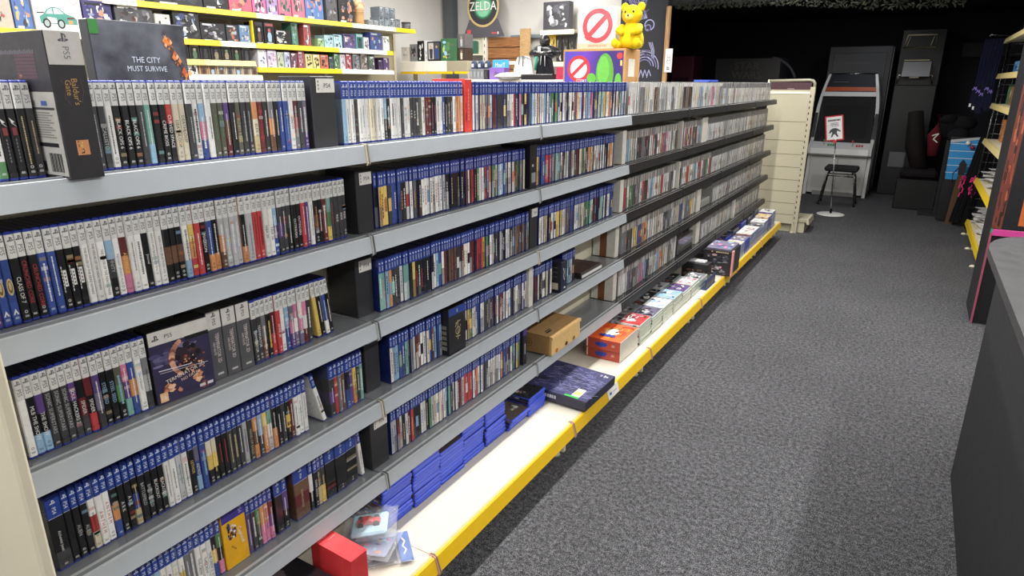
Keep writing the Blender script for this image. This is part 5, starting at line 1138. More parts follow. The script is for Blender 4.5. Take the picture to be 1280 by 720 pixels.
# ================================================================== middle display behind the long run
t = thing('display_table', 'low white table carrying clothing and a dark bust behind the game shelves', 'table', (0, 6.0, 0))
m = MB(); m.box(-2.95, -.15, 1.60, -1.45, .42, 1.648, H('e4ded0'), .004); m.build('table_top', PAINT, t)
for x in (-2.9, -1.5):
    for y in (-.1, .37): m = MB(); m.box(x - .025, y - .025, 0, x + .025, y + .025, 1.60, H('cfc8b6')); m.build('leg', PAINT, t)
ZM = 1.6485
for i in range(5):
    t = thing('storage_case', f'grey upright case, {ordw(i + 1)} from the dark blue packs on display table', 'case', (-2.80 + i * .045, 5.95, ZM), group='grey upright cases')
    m = MB(); m.box(0, 0, 0, .043, .14, .105 - (i == 4) * .004, H('6f7378') if i < 4 else H('2a2630'), .002); m.build('case_body', CARD, t)
    m = MB(); m.box(.014, -.0008, .03, .029, -.0002, .08, H('8a8d92') if i < 4 else P('d')); m.build('spine_panel', CARD, t)
box_y('figure_box', 'small purple box with pale emblem on display table', 'toy box', -2.555, -2.37, ZM, .115, H('7a5aa8'), [P('v'), P('p'), P('u'), P('d')], y=5.95, depth=.10, n=8, seed=31)
t = thing('table_sign', 'bright blue sign with white word above the small purple box', 'sign', (-2.50, 6.10, ZM)); 
m = MB(); m.box(-.09, 0, 0, -.084, .01, .12, P('s')); m.box(.084, 0, 0, .09, .01, .12, P('s')); m.build('sign_stand', PLASTIC, t)
m = MB(); m.box(-.105, -.006, .10, .095, 0, .195, H('3f9ae0'), .002); m.text('Mox!T', (-.01, -.0066, .145), (1, 0, 0), UP, .042, P('w'), .12); m.build('sign_board', CARD, t)['label'] = 'blue board with white word'
m = MB(); m.box(.10, -.004, .15, .17, 0, .18, P('w')); m.build('side_card', CARD, t)
for i in range(3):
    t = thing('rounded_pack', f'dark blue rounded pack, {ordw(i + 1)} in row before the white post', 'pack', (-2.85 + i * .085, 6.12, ZM + .075))
    m = MB(); m.ell((0, 0, .06), (.040, .035, .06), H('3a4358'), 14); m.build('pack_body', FABRIC, t); m = MB(); m.box(-.015, -.037, .05, .015, -.033, .085, P('s')); m.build('pack_label', CARD, t)
t = thing('riser_block', 'low grey riser under the dark blue rounded packs', 'riser', (-2.9, 6.06, ZM)); m = MB(); m.box(0, 0, 0, .28, .12, .074, H('9a958a'), .003); m.build('riser_body', PAINT, t)
# black bust
t = thing('mannequin_bust', 'glossy black helmeted bust standing above the hooded garments', 'bust', (-2.0, 6.12, ZM))
BK = H('222226')
m = MB(); m.tube([(0, 0, 0), (0, 0, .20)], .02, BK, 10); m.lathe([(.09, 0), (.09, .012), (.02, .02)], (0, 0, 0), BK, 20); m.build('stand', PLASTIC, t)
m = MB(); m.tube([(-.16, .0, .235), (-.12, 0, .262), (-.05, 0, .283), (.05, 0, .283), (.12, 0, .262), (.16, 0, .235)], [.03, .044, .05, .05, .044, .03], BK, 14); m.ell((0, 0, .235), (.13, .06, .05), BK, 16); m.build('torso', GLOSSBLACK, t)
m = MB(); m.tube([(0, 0, .27), (0, 0, .34)], [.04, .034], BK, 12); m.ell((0, -.005, .365), (.052, .058, .062), BK, 20); m.build('helmet', GLOSSBLACK, t)
m = MB(); m.poly((0, -.062, .345), (1, 0, 0), UP, [(-.03, 0), (.03, 0), (.02, .03), (-.02, .03)], H('5c5c62')); m.tube([(-.1, -.055, .27), (0, -.066, .255), (.1, -.055, .27)], .008, P('s'), 8); m.build('chest_chain', CHROME, t)
m = MB(); m.box(-.045, -.072, .265, -.012, -.0685, .315, P('w')); m.build('price_tag', CARD, t)
def garment(x, lab, c, w, h, stripe=None):
    t = thing('hooded_garment', lab, 'garment', (x, 5.98, ZM))
    m = MB(); n = 14; pts = []; fs = []
    for s_ in (-1, 1):
        for i in range(n + 1):
            for j in range(7):
                a = -1 + 2 * i / n; b_ = j / 6; ww = w / 2 * (.62 + .38 * (1 - b_) ** .7)
                pts.append((a * ww, s_ * (.035 + .012 * math.sin(a * 14 + j)) * (1 - abs(a) ** 3 * .9), b_ * h * (1 - .12 * a * a * b_)))
    q = (n + 1) * 7
    for i in range(n):
        for j in range(6):
            a = i * 7 + j; f = (a, a + 7, a + 8, a + 1); fs += [f[::-1], tuple(q + k for k in f)]
    for i in range(n): fs += [(i * 7 + 6, i * 7 + 13, q + i * 7 + 13, q + i * 7 + 6)]
    m.add(pts, fs, c, True); m.build('cloth', FABRIC, t)
    m = MB(); m.tube([(-.02, -.05, h * .98), (-.024, -.055, h * .6)], .004, P('d') if sum(c) > 1 else P('s'), 6); m.tube([(.02, -.05, h * .98), (.024, -.055, h * .55)], .004, P('d') if sum(c) > 1 else P('s'), 6); m.build('drawstring', FABRIC, t)
    if stripe: m = MB(); m.tube([(-w * .42, -.03, h * .4), (-w * .34, -.04, h * .95)], .014, stripe, 8); m.build('stripe', FABRIC, t)
garment(-2.165, 'white hooded garment hanging on display table', H('e4e2de'), .25, .225)
garment(-1.92, 'black hooded garment with green edge on display table', H('26262b'), .22, .225, H('3f9a7c'))
t = thing('folded_cloth', 'flat folded white cloth in front of the white hooded garment', 'cloth', (-2.25, 5.84, ZM)); pillow(.26, .14, .06, H('e2e0da'), seed=3).build('cloth', FABRIC, t)
t = thing('black_tray', 'flat black tray in front of the black hooded garment', 'tray', (-1.95, 5.87, ZM)); m = MB(); m.box(-.17, -.02, 0, .18, .06, .05, H('1f1f22'), .004); m.box(-.16, -.01, .0502, .17, .05, .0505, P('d')); m.build('tray', PLASTIC, t)
box_y('sign_card', 'crimson card with patterned corner at aisle end of display table', 'card', -1.76, -1.52, ZM, .115, H('b8244e'), [H('c8305c'), H('a01c44')], y=5.90, depth=.02, n=5, seed=44)
# ================================================================== cream end gondola across the end of the run
t = thing('end_gondola', 'cream slotted gondola end with maroon topper beside the arcade opening', 'gondola', (0, 7.9, 0))
CR = H('aca690')
m = MB(); m.box(-.16, 0, .10, .262, .028, 1.555, CR)
for z in (.20, .33, .46, .59, .73, .87, 1.02, 1.22): m.box(-.16, -.0012, z, .262, 0, z + .006, H('7a745f'))
m.build('back_panel', PAINT, t)
m = MB(); m.box(.262, -.012, 0, .312, .040, 1.585, CR, .002)
for q in range(24): m.box(.270, -.0135, .10 + q * .060, .279, -.0115, .125 + q * .060, P('k'))
for q in range(24): m.box(.3115, .010, .10 + q * .060, .3135, .019, .125 + q * .060, P('d'))
m.build('post', PAINT, t)
m = MB(); m.box(-.17, -.004, 1.515, .27, .0, 1.535, H('e8e2cc')); m.box(-.175, -.014, 1.50, -.160, .03, 1.66, H('e8e2cc')); m.build('top_rail', PAINT, t)
m = MB(); m.box(-.15, .004, 1.556, .268, .020, 1.632, H('3f2029')); m.rect((0, .0035, 0), (1, 0, 0), UP, .03, 1.562, .10, 1.570, H('8a7a7a')); m.build('topper_sign', CARD, t)['label'] = 'maroon topper board'
m = MB(); m.tube([(-.155, .012, 1.645), (.24, .012, 1.655), (.275, .012, 1.648), (.296, .012, 1.625), (.30, .012, 1.56)], .016, H('8d8b78'), 12); m.build('topper_frame', PAINT, t)['label'] = 'grey rounded tube frame'
m = MB(); m.box(.255, -.02, 0, .275, .03, .11, CR); m.lathe([(.02, 0), (.02, .01), (.01, .02)], (.265, -.02, 0), CR, 12); m.build('levelling_foot', PAINT, t)
m = MB(); m.box(-.15, .045, .12, .40, .42, .16, CR, .003); m.prism([(.40, .165), (.42, .16), (.43, .10), (.40, .10)], 'y', .045, .42, H('c2bca4')); m.box(-.14, .06, 0, .38, .40, .12, H('b8b29a')); m.build('rear_base', PAINT, t)

# ================================================================== sign on a pole, stool, arcade cabinet
t = thing('floor_sign', 'red framed notice on a thin pole with white round base', 'sign', (.516, 9.33, 0))
m = MB(); m.lathe([(.165, 0), (.168, .006), (.15, .012), (.02, .016)], (0, 0, 0), H('dcdcda'), 36); m.build('round_base', PLASTIC, t)
m = MB(); m.tube([(0, 0, .012), (-.035, 0, .5), (-.066, 0, .93)], .007, H('9a9a9c'), 10); m.tube([(0, 0, .012), (0, 0, .07)], .014, P('k'), 10); m.build('pole', CHROME, t)
R = Matrix.Rotation(math.radians(-9), 4, 'Y'); m = MB(); m.T = Matrix.Translation((-.10, -.01, 1.085)) @ R
RD = H('c23a40'); m.box(-.105, 0, -.155, .105, .008, .155, RD, .006); m.box(-.02, -.002, -.185, .02, .006, -.15, RD); m.build('sign_frame', PLASTIC, t)
m = MB(); m.T = Matrix.Translation((-.10, -.01, 1.085)) @ R; m.box(-.088, -.0016, -.138, .088, -.0004, .14, H('e6e6e6'))
o, u, v = (0, -.0022, 0), (1, 0, 0), UP
rr = random.Random(3)
for (z, x0, x1, h, c) in ((.098, -.07, .07, .022, P('k')), (.062, -.035, .045, .010, P('g')), (.045, -.045, .05, .012, P('g')), (.026, -.03, .05, .010, H('8a6a70'))):
    x = x0
    while x < x1: w = rr.uniform(.008, .018); m.rect(o, u, v, x, z - h / 2, min(x + w, x1), z + h / 2, c); x += w + .004
G = H('3c4048')
m.poly(o, u, v, [(-.062, -.055), (-.05, -.02), (-.02, .0), (.012, .002), (.04, -.012), (.072, -.04), (.066, -.05), (.03, -.034), (.026, -.06), (.046, -.105), (.028, -.108), (.006, -.075), (-.012, -.075), (-.026, -.108), (-.044, -.106), (-.026, -.06), (-.03, -.04), (-.048, -.058)], G); m.build('notice_sheet', CARD, t)['label'] = 'white sheet with dark silhouette'
m = MB(); m.box(-.075, -.012, .925, -.057, .012, .955, P('w'), .003); m.build('pole_clip', PLASTIC, t)

t = thing('bar_stool', 'low black stool with four metal legs in front of white arcade cabinet', 'stool', (.50, 10.25, 0))
m = MB(); m.box(-.21, -.15, .46, .21, .15, .53, H('2a2a2d'), .02); m.build('seat', MATTE, t)
for sx in (-1, 1):
    for sy in (-1, 1): m = MB(); m.tube([(sx * .14, sy * .10, .462), (sx * .175, sy * .12, .40), (sx * .225, sy * .15, .01)], .011, H('8a8a8c'), 8); m.lathe([(.014, 0), (.014, .012)], (sx * .226, sy * .151, 0), P('k'), 8); m.build('leg', CHROME, t)
m = MB(); m.tube([(-.17, -.125, .40), (.17, -.125, .40)], .008, H('8a8a8c')); m.tube([(-.17, .125, .40), (.17, .125, .40)], .008, H('8a8a8c')); m.tube([(-.19, -.13, .30), (-.19, .13, .30)], .008, H('8a8a8c')); m.tube([(.19, -.13, .30), (.19, .13, .30)], .008, H('8a8a8c')); m.build('stretcher', CHROME, t)

t = thing('arcade_cabinet', 'white candy style arcade cabinet with black screen behind the stool', 'arcade cabinet', (.375, 11.0, 0))
WH = H('c9cac8')
prof = [(-.06, .0), (.60, .0), (.62, .60), (.60, 1.40), (.42, 1.74), (.34, 1.75), (.26, 1.60), (.20, 1.30), (.06, .80), (-.13, .72), (-.13, .62), (.02, .58)]
def taper(m):
    for q in m.v:
        if q.z > 1.1: q.x *= 1 - .24 * min(1, (q.z - 1.1) / .65) ** 1.7
prof = [(-.06, .0), (.60, .0), (.62, .60), (.60, 1.40), (.52, 1.60), (.42, 1.74), (.375, 1.755), (.34, 1.75), (.315, 1.70), (.29, 1.65), (.26, 1.58), (.23, 1.45), (.20, 1.30), (.15, 1.10), (.06, .80), (-.13, .72), (-.13, .62), (.02, .58)]
for sx in (-1, 1):
    m = MB(); m.prism(prof, 'x', sx * .405 - .022, sx * .405 + .022, WH); taper(m); m.build('side_panel', PAINT, t)
    m = MB(); m.prism([(.035, .85), (.055, .85), (.185, 1.20), (.165, 1.20)], 'x', sx * .405 - .0226, sx * .405 + .0226, P('k')); m.build('side_trim', PAINT, t)['label'] = 'black slot in side panel'
m = MB(); m.box(-.38, -.03, .03, .38, .58, .585, WH, .004); m.box(-.33, -.033, .10, .33, -.0305, .30, mix(WH, P('g'), .2)); m.box(-.003, -.0335, .10, .003, -.0302, .56, P('g')); m.box(-.30, -.035, .0, .30, .5, .06, H('8a8a88')); m.build('lower_cabinet', PAINT, t)
m = MB(); m.prism([(-.16, .625), (-.13, .60), (.09, .62), (.10, .79), (-.14, .705)], 'x', -.385, .385, H('d4d5d2')); m.build('control_panel', PAINT, t)
for x, c in ((-.22, H('2f8a4c')), (.16, H('c23a48'))):
    m = MB(); m.tube([(x, -.04, .745), (x, -.05, .80)], .006, P('s'), 8); js = m.build('joystick', PLASTIC, t); m = MB(); m.ell((x, -.051, .81), (.017, .017, .017), c, 12); m.build('ball_top', PLASTIC, js)
    for q in range(6): m = MB(); m.lathe([(.013, 0), (.013, .012), (.006, .016)], (x + .06 + (q % 3) * .034, -.055 + (q // 3) * .035, .735 + (q // 3) * .013), c, 10); m.build('button', PLASTIC, t)
m = MB(); m.prism([(.07, .79), (.09, .78), (.235, 1.43), (.215, 1.44)], 'x', -.383, .383, H('1a1a1d')); taper(m); m.build('screen_bezel', SCREEN, t)
m = MB(); m.prism([(.078, .86), (.08, .86), (.205, 1.38), (.203, 1.38)], 'x', -.31, .31, H('101214')); taper(m); m.build('screen', SCREEN, t)
m = MB(); m.prism([(.205, 1.44), (.235, 1.43), (.255, 1.49), (.225, 1.50)], 'x', -.383, .383, WH); taper(m); m.build('screen_top_rail', PAINT, t)
m = MB(); m.prism([(.235, 1.50), (.26, 1.49), (.285, 1.56), (.26, 1.57)], 'x', -.383, .383, H('a8502c')); m.box(-.36, .23, 1.505, .36, .236, 1.515, P('d')); taper(m); m.build('marquee_strip', GLOSSBLACK, t)['label'] = 'orange translucent strip'
m = MB(); m.prism([(.27, 1.57), (.29, 1.56), (.37, 1.745), (.355, 1.75)], 'x', -.383, .383, H('26272b')); m.box(-.30, .30, 1.64, -.05, .312, 1.645, P('g')); taper(m); m.build('top_glass', SCREEN, t)
m = MB(); m.tube([(-.31, .375, 1.757), (.31, .375, 1.757)], .010, P('g'), 8); m.build('top_edge', CHROME, t)

def dark_cab(name, label, x, y, w, d, h, col):
    t = thing(name, label, 'arcade cabinet', (x, y, 0)); m = MB(); m.box(-w / 2, 0, 0, w / 2, d, h, col, .01); m.build('cabinet_body', PAINT, t); return t
t = dark_cab('arcade_cabinet', 'tall plain dark grey cabinet behind the white arcade cabinet', .40, 11.72, .86, .55, 2.16, H('2a2c30'))
m = MB(); m.box(-.36, -.006, .4, .36, 0, 2.06, H('303338'), .004); m.box(-.2, -.008, 1.9, .2, -.0062, 1.93, P('d')); m.build('door_panel', PAINT, t)
m = MB(); m.box(.431, .02, .05, .445, .5, 2.14, H('4a4c50')); m.build('side_rail', PAINT, t)
t = dark_cab('arcade_cabinet', 'black arcade cabinet with faint grey words behind the shelves', -1.02, 10.7, .95, .7, 1.98, H('212125'))
m = MB(); m.text('STAR', (.0, -.002, 1.865), (1, 0, 0), UP, .11, H('5e5b54'), .38); m.text('WARS', (.0, -.002, 1.735), (1, 0, 0), UP, .11, H('5e5b54'), .48); m.build('marquee_lettering', MATTE, t)['label'] = 'faint grey words'
m = MB(); m.ring((.28, -.004, 1.55), (1, 0, 0), UP, .42, .45, H('55555c'), a0=20, a1=80); m.build('curved_trim', MATTE, t)
t = dark_cab('arcade_cabinet', 'dark maroon cabinet just inside the arcade opening by the wooden post', -1.98, 10.62, .34, .5, 2.02, H('4a1c2c'))
m = MB(); m.box(-.12, -.006, 1.1, .12, 0, 1.7, H('2a1820')); m.build('screen_panel', GLOSSBLACK, t)
t = dark_cab('arcade_cabinet', 'black cabinet with pale marquee frame and lit grey control panel on rear wall', 1.19, 11.85, .56, .5, 2.38, H('101013'))
m = MB(); F = H('efe4c0')
m.tube([(-.20, -.02, 2.30), (.16, -.02, 2.30), (.16, -.02, 2.13), (-.24, -.02, 2.13), (-.20, -.02, 2.30)], .012, F, 6); m.tube([(-.17, -.02, 2.28), (-.20, -.02, 2.15)], .006, F, 6); m.tube([(.13, -.02, 2.28), (.10, -.02, 2.15)], .006, F, 6); m.build('marquee_frame', PLASTIC, t)['label'] = 'pale marquee frame'
m = MB(); m.prism([(-.30, 1.72), (-.02, 1.76), (-.02, 1.93), (-.05, 1.93)], 'x', -.20, .15, H('b4b4b6')); m.box(-.2, -.06, 1.945, .12, -.01, 1.955, H('efe0b0')); m.build('control_panel', PAINT, t)
m = MB(); m.tube([(-.25, -.1, 1.62), (-.24, -.1, 1.74), (-.12, -.1, 1.74)], .012, H('c9c4b4'), 6); m.tube([(.20, -.1, 1.62), (.19, -.1, 1.74), (.08, -.1, 1.74)], .012, H('c9c4b4'), 6); m.box(-.10, -.12, 1.70, .02, -.02, 1.735, H('b0ac9c')); m.build('bracket', CHROME, t)
m = MB(); m.box(-.27, -.30, 0, .27, 0, 1.60, H('121215'), .01); m.build('lower_cabinet', PAINT, t)
m = MB(); m.box(-.18, -.306, .42, .03, -.3005, .64, H('6a6a6c'), .003); m.build('coin_door', PAINT, t)['label'] = 'grey panel low on the front'
t = thing('racing_seat', 'dark red-brown racing game seat in the dim arcade room', 'seat', (1.42, 10.55, 0))
m = MB(); m.tube([(0, .05, .50), (-.10, .22, .80), (-.16, .32, 1.25)], [.10, .12, .09], H('17110f'), 12); m.build('backrest', MATTE, t)
m = MB(); m.box(-.22, -.25, .40, .22, .20, .52, H('140f10'), .04); m.build('seat', MATTE, t); m = MB(); m.box(-.24, -.28, 0, .24, .25, .40, H('121214'), .01); m.build('seat_base', PAINT, t)
'''t = thing('storage_box', 'grey white storage box on the arcade floor beside the dark grey cabinet', 'box', (1.12, 11.35, 0)); m = MB(); m.box(-.12, 0, 0, .12, .3, .62, H('6f6f70'), .006); m.build('box_body', PLASTIC, t); m = MB(); m.box(-.125, -.005, .6205, .125, .305, .64, H('7a7a7c'), .004); m.build('lid', PLASTIC, t)'''

# ================================================================== right-hand shelving, hanging goods, display cabinet, counter
t = thing('jacket', 'dark red and black jacket draped over a stand in the arcade room', 'jacket', (1.63, 10.0, 0))
m = MB(); m.tube([(-.08, 0, 1.25), (-.12, 0, 1.0), (-.10, 0, .75)], [.05, .08, .06], H('5a1c26'), 12); m.build('sleeve', FABRIC, t); m = MB(); m.ell((.06, .02, 1.10), (.17, .11, .16), H('17171a'), 14); m.ell((.16, -.02, 1.16), (.14, .09, .09), H('1d1d20'), 12); m.ell((.0, -.03, 1.20), (.10, .08, .06), H('1a1a1d'), 12); m.ell((.12, -.05, 1.02), (.12, .07, .10), H('202024'), 12); m.build('jacket_body', FABRIC, t); m = MB(); m.box(.02, 0, 0, .08, .06, 1.0, H('1d1d20')); m.box(-.15, -.12, 0, .25, .18, .03, P('k')); m.build('stand', PAINT, t)
m = MB(); m.stroke((-.13, -.085, 0), (1, 0, 0), UP, [(-.02, 1.0), (.05, 1.03), (.0, .96), (.05, .92)], .012, P('w')); m.build('sleeve_mark', MATTE, t)['label'] = 'white mark on sleeve'
t = thing('control_deck', 'bright blue arcade control deck with white lines leaning on its edge', 'control deck', (1.83, 9.56, 0))
m = MB(); m.box(-.16, 0, .02, .16, .05, 1.02, H('17171a'), .004); m.build('deck_body', PAINT, t)
m = MB(); m.prism([(-.155, .95), (.155, 1.0), (.155, .60), (.10, .52), (-.14, .52)], 'y', -.006, -.0002, H('2f8fd0'))
for q in range(5): m.rect((0, -.0066, 0), (1, 0, 0), UP, -.15, .60 + q * .085, .15, .606 + q * .085, P('w'))
m.prism([(-.155, .952), (.155, 1.002), (.155, 1.03), (-.155, .985)], 'y', -.010, -.0002, H('b8bcc0')); m.build('blue_panel', PAINT, t)['label'] = 'blue panel with white lines'
m = MB(); m.ell((.02, -.03, .955), (.026, .026, .026), P('w'), 12); m.build('ball_knob', PLASTIC, t)['label'] = 'white knob'; m = MB(); m.ell((.07, -.03, .905), (.026, .026, .026), H('8a1c2c'), 12); m.build('ball_knob', PLASTIC, t)['label'] = 'dark red knob'
t = thing('wooden_prop', 'long brown wooden gun shaped prop standing on the carpet by the blue deck', 'prop', (1.80, 9.42, 0), (0, math.radians(3), 0))
m = MB(); m.prism([(-.03, 0), (.045, 0), (.04, .45), (.02, .62), (-.02, .64), (-.03, .45)], 'y', -.02, .02, H('5c4532')); m.build('stock', MATTE, t); m = MB(); m.prism([(-.03, .60), (.03, .58), (.035, .72), (-.01, .78), (-.04, .72)], 'y', -.025, .025, P('k')); m.tube([(-.02, 0, .7), (-.08, -.02, .6), (-.06, -.02, .5)], .006, P('k')); m.build('barrel', PAINT, t)
# wire end frame and shelving unit on the right
t = thing('shelving_unit', 'yellow-edged shelving unit by the side wall holding papers and boxes', 'shelving', (1.95, 6.3, 0))
for z, lab in ((.15, 0), (.62, 1), (1.05, 1), (1.42, 1), (1.72, 1), (2.07, 1)):
    dep = .55 if z < .2 else .50
    m = MB(); m.box(.02, 0, z - .03, dep, 2.65, z, H('ddd2b4'), .003); m.build('shelf_board', PAINT, t)
    m = MB(); m.prism([(.0, z + .006), (.02, z + .006), (.02, z - .045), (-.012, z - .045)], 'y', 0, 2.65, YS if z < .8 else H('d8c684')); m.build('ticket_strip', PLASTIC, t)
m = MB(); m.box(.55, 0, 0, .58, 2.65, 2.1, H('8f876c')); m.build('back_panel', PAINT, t)
for q in range(4):
    m = MB(); m.box(.02, .1 + q * .80, 0, .10, .16 + q * .80, .12, CREAM, .003); m.lathe([(.025, 0), (.025, .01), (.012, .02)], (-.01, .13 + q * .80, 0), CREAM, 12); m.build('levelling_foot', PAINT, t)
t = thing('wire_end_frame', 'grey wire end frame at far end of the yellow-edged shelving', 'wire frame', (2.0, 9.22, 0))
m = MB()
for q in range(2): m.tube([(-.03 + q * .50, 0, 0), (.02 + q * .46, 0, 2.12)], .010, H('6f7072'), 8)
m.build('frame_post', CHROME, t)
m = MB()
for q in range(18): m.tube([(-.02 + q * .002, 0, .25 + q * .105), (.47, 0, .25 + q * .105)], .0035, H('8a8c8e'), 5)
for q in range(7): m.tube([(.03 + q * .07, 0, .1), (.05 + q * .066, 0, 2.1)], .003, H('8a8c8e'), 5)
m.build('wire_mesh', CHROME, t)
# papers fanned on the base shelf and on a tilted shelf
def papers(z, y0, n, lab):
    t = thing('paper_stack', lab, 'papers', (1.975, y0, z + .0075)); m = MB(); rr = random.Random(int(y0 * 7))
    for q in range(n):
        x, y = rr.uniform(.12, .26), rr.uniform(0, .9); a = rr.uniform(-.5, .5); zz = .003 + q * .0030
        c_, s_ = math.cos(a), math.sin(a); m.T = Matrix.Translation((x, y, zz)) @ Matrix.Rotation(a, 4, 'Z'); m.box(-.12, -.08, 0, .12, .08, .0015, vary(H('d8d6d2'), .08))
        for l in range(3): m.rect((0, 0, .0018), (1, 0, 0), (0, 1, 0), -.09, -.05 + l * .04, .02 + rr.uniform(0, .06), -.043 + l * .04, P('s'))
    m.T = None; o = m.build('paper_sheets', CARD, t); o['kind'] = 'stuff'
papers(.151, 6.95, 60, 'pile of loose white papers on base of the yellow-edged shelving'); papers(.151, 7.93, 52, 'second pile of loose white papers at far end of the shelving base')
papers(.621, 7.9, 44, 'white papers on the yellow-edged shelf above the base')
rr = random.Random(12)
its = [(.621, 6.6, .22, .25, 'green and tan carton on shelf above the papers', H('7a8a5a'), 'qucn'), (.621, 7.2, .28, .3, 'brown picture carton on the shelf above the papers', H('8a5a3a'), 'uocd'),
       (1.051, 8.5, .2, .22, 'orange printed carton on third shelf up of the shelving', H('b8743a'), 'oukc'), (1.051, 7.9, .3, .2, 'blue edged carton on third shelf up of the shelving', H('4a7ab0'), 'lbw'), (1.051, 7.0, .5, .24, 'long tan carton on third shelf up of the shelving', H('a08a68'), 'cug'),
       (1.421, 8.65, .14, .2, 'green striped box on fourth shelf up of the shelving', H('4a7a4a'), 'nct'), (1.421, 8.35, .22, .18, 'tan lined box on fourth shelf up of the shelving', H('8a6a4a'), 'uco'), (1.421, 7.4, .5, .2, 'plain brown box on fourth shelf up of the shelving', H('7a5a40'), 'ud'),
       (1.721, 8.2, .55, .12, 'bright blue box on fifth shelf up of the shelving', H('4a94c8'), 'lab'), (1.721, 7.3, .4, .16, 'second blue box on fifth shelf up of the shelving', H('3f7ab0'), 'bl'), (2.071, 8.45, .2, .14, 'pink and white box on topmost board of the shelving', H('d8a0a8'), 'mwr'), (2.071, 7.6, .3, .2, 'red box on topmost board of the shelving', H('a83a3a'), 'rk')]
for i, (z, y, w, h, lab, c, cc) in enumerate(its):
    t = thing('stock_box', lab, 'box', (2.055, y, z)); m = MB(); m.box(0, 0, 0, .3, w, h, c, .003); m.build('box_body', CARD, t)
    m = MB(); textured_face(m, (0, -.0006, 0), (1, 0, 0), UP, .3, h, [P(q) for q in cc], 7, i, .15, .5); textured_face(m, (-.0006, w, 0), (0, -1, 0), UP, w, h, [P(q) for q in cc], 8, i + 50, .15, .5); m.build('printed_panel', CARD, t)
# dark blue lanyards hanging from a hook, black garments with pink prints
t = thing('hook_rail', 'pale wire hook on the end frame holding navy straps', 'hook', (1.90, 9.05, 2.11)); m = MB(); m.tube([(.12, .19, .0), (.10, .02, 0), (-.08, -.02, .012), (-.09, -.02, -.004)], .008, H('9a9a98'), 6); m.build('wire', CHROME, t)
for i in range(5):
    t = thing('hanging_strap', f'navy strap hanging from the wire hook, {ordw(i + 1)} of the five', 'strap', (1.80 + i * .034, 9.10 - i * .018, 2.105), (0, math.radians(1.2), 0), group='navy straps on the hook')
    L_ = .50 + .03 * (i % 3)
    m = MB(); pts = [(0, .012 * (i % 2), -.02 - L_ * q / 8) for q in range(9)]
    for s_ in (-.010, .010): m.stroke((s_, -.004 * i, 0), (1, 0, 0), UP, [(.004 * math.sin(q * 1.3 + i), p[2]) for q, p in enumerate(pts)], .016, H('1c1e34')); m.tube([(s_, -.004 * i, p[2]) for p in pts], .0055, H('1e2038'), 6)
    m.build('strap', FABRIC, t)
    m = MB(); m.box(-.030, -.01 - .004 * i, -.02 - L_ - .22, .026, .002 - .004 * i, -.02 - L_, H('1a1c30'), .004); m.build('pouch', FABRIC, t)
    m = MB(); c = H('8a7ac8')
    for q in range(5): m.rect((0, -.0106 - .004 * i, 0), (1, 0, 0), UP, -.028 + q * .008, -.05 - L_ + (q % 3) * .012, -.022 + q * .010, -.035 - L_ + (q % 2) * .02, c)
    if i < 2: m.rect((0, -.0106 - .004 * i, 0), (1, 0, 0), UP, -.03, -L_ - .225, -.012, -L_ - .19, P('w'))
    m.build('print', FABRIC, t)['label'] = 'lilac print'
for i in range(2):
    t = thing('hanging_garment', f'long black garment with hot pink print, {"beside the blue deck" if i == 0 else "beside the wire frame"}', 'garment', (1.85 + i * .112, 9.30, .05))
    m = MB(); n = 10; pts = []; fs = []
    for s_ in (0, 1):
        for a in range(n + 1):
            for b_ in range(8): q = b_ / 7; w = .050 - .010 * q; pts.append(((-1 + 2 * a / n) * w + .13 * q, (.012 + .006 * math.sin(a * 1.9)) * (1 if s_ else -1), q * 1.0))
    qn = (n + 1) * 8
    for a in range(n):
        for b_ in range(7): k = a * 8 + b_; f = (k, k + 8, k + 9, k + 1); fs += [f, tuple(qn + x for x in f[::-1])]
    m.add(pts, fs, H('18181b'), True); m.build('cloth', FABRIC, t)
    m = MB(); rr = random.Random(i)
    for q in range(12): x, z = rr.uniform(-.035, .03), rr.uniform(.28, .52); m.stroke((0, -.0195, 0), (1, 0, 0), UP, [(x, z), (x + rr.uniform(-.015, .03), z + .03), (x + .01, z + .055)], .010, H('f0408a'))
    m.build('pink_print', FABRIC, t)['label'] = 'hot pink print'
# tall display cabinet with painted panel
t = thing('arcade_cabinet', 'tall cabinet with orange edged painted panel standing behind the dark counter', 'arcade cabinet', (1.835, 5.43, 0))
m = MB(); m.box(0, .02, 0, .80, .50, 2.05, H('17171a'), .004); m.build('cabinet_body', PAINT, t)
m = MB(); m.box(0, 0, .0, .012, .02, .66, H('9a4a60')); m.box(0, 0, .66, .012, .02, .70, H('3f8a6a')); m.build('edge_trim', PLASTIC, t)['label'] = 'thin pink and green edge trim'
m = MB(); m.box(.012, -.006, .64, .80, .02, .685, H('c2428a'), .002); m.build('pink_ledge', PLASTIC, t)['label'] = 'bright pink ledge'
m = MB(); m.box(.0, -.004, .69, .055, .02, 2.05, H('6a3428')); rr = random.Random(8)
for q in range(60): z = rr.uniform(.70, 2.0); x = rr.uniform(.004, .045); m.rect((0, -.0044 - q * .00001, 0), (1, 0, 0), UP, x, z, x + rr.uniform(.004, .012), z + rr.uniform(.03, .12), rr.choice([H('a8583c'), H('4a2620'), H('8a4030'), H('2a1a18')]))
m.build('orange_border', CARD, t)['label'] = 'orange and brown painted border'
m = MB(); m.box(.055, -.002, .69, .80, .0199, 2.05, H('141318'))
f = ((0, -.0026, 0), (1, 0, 0), UP)
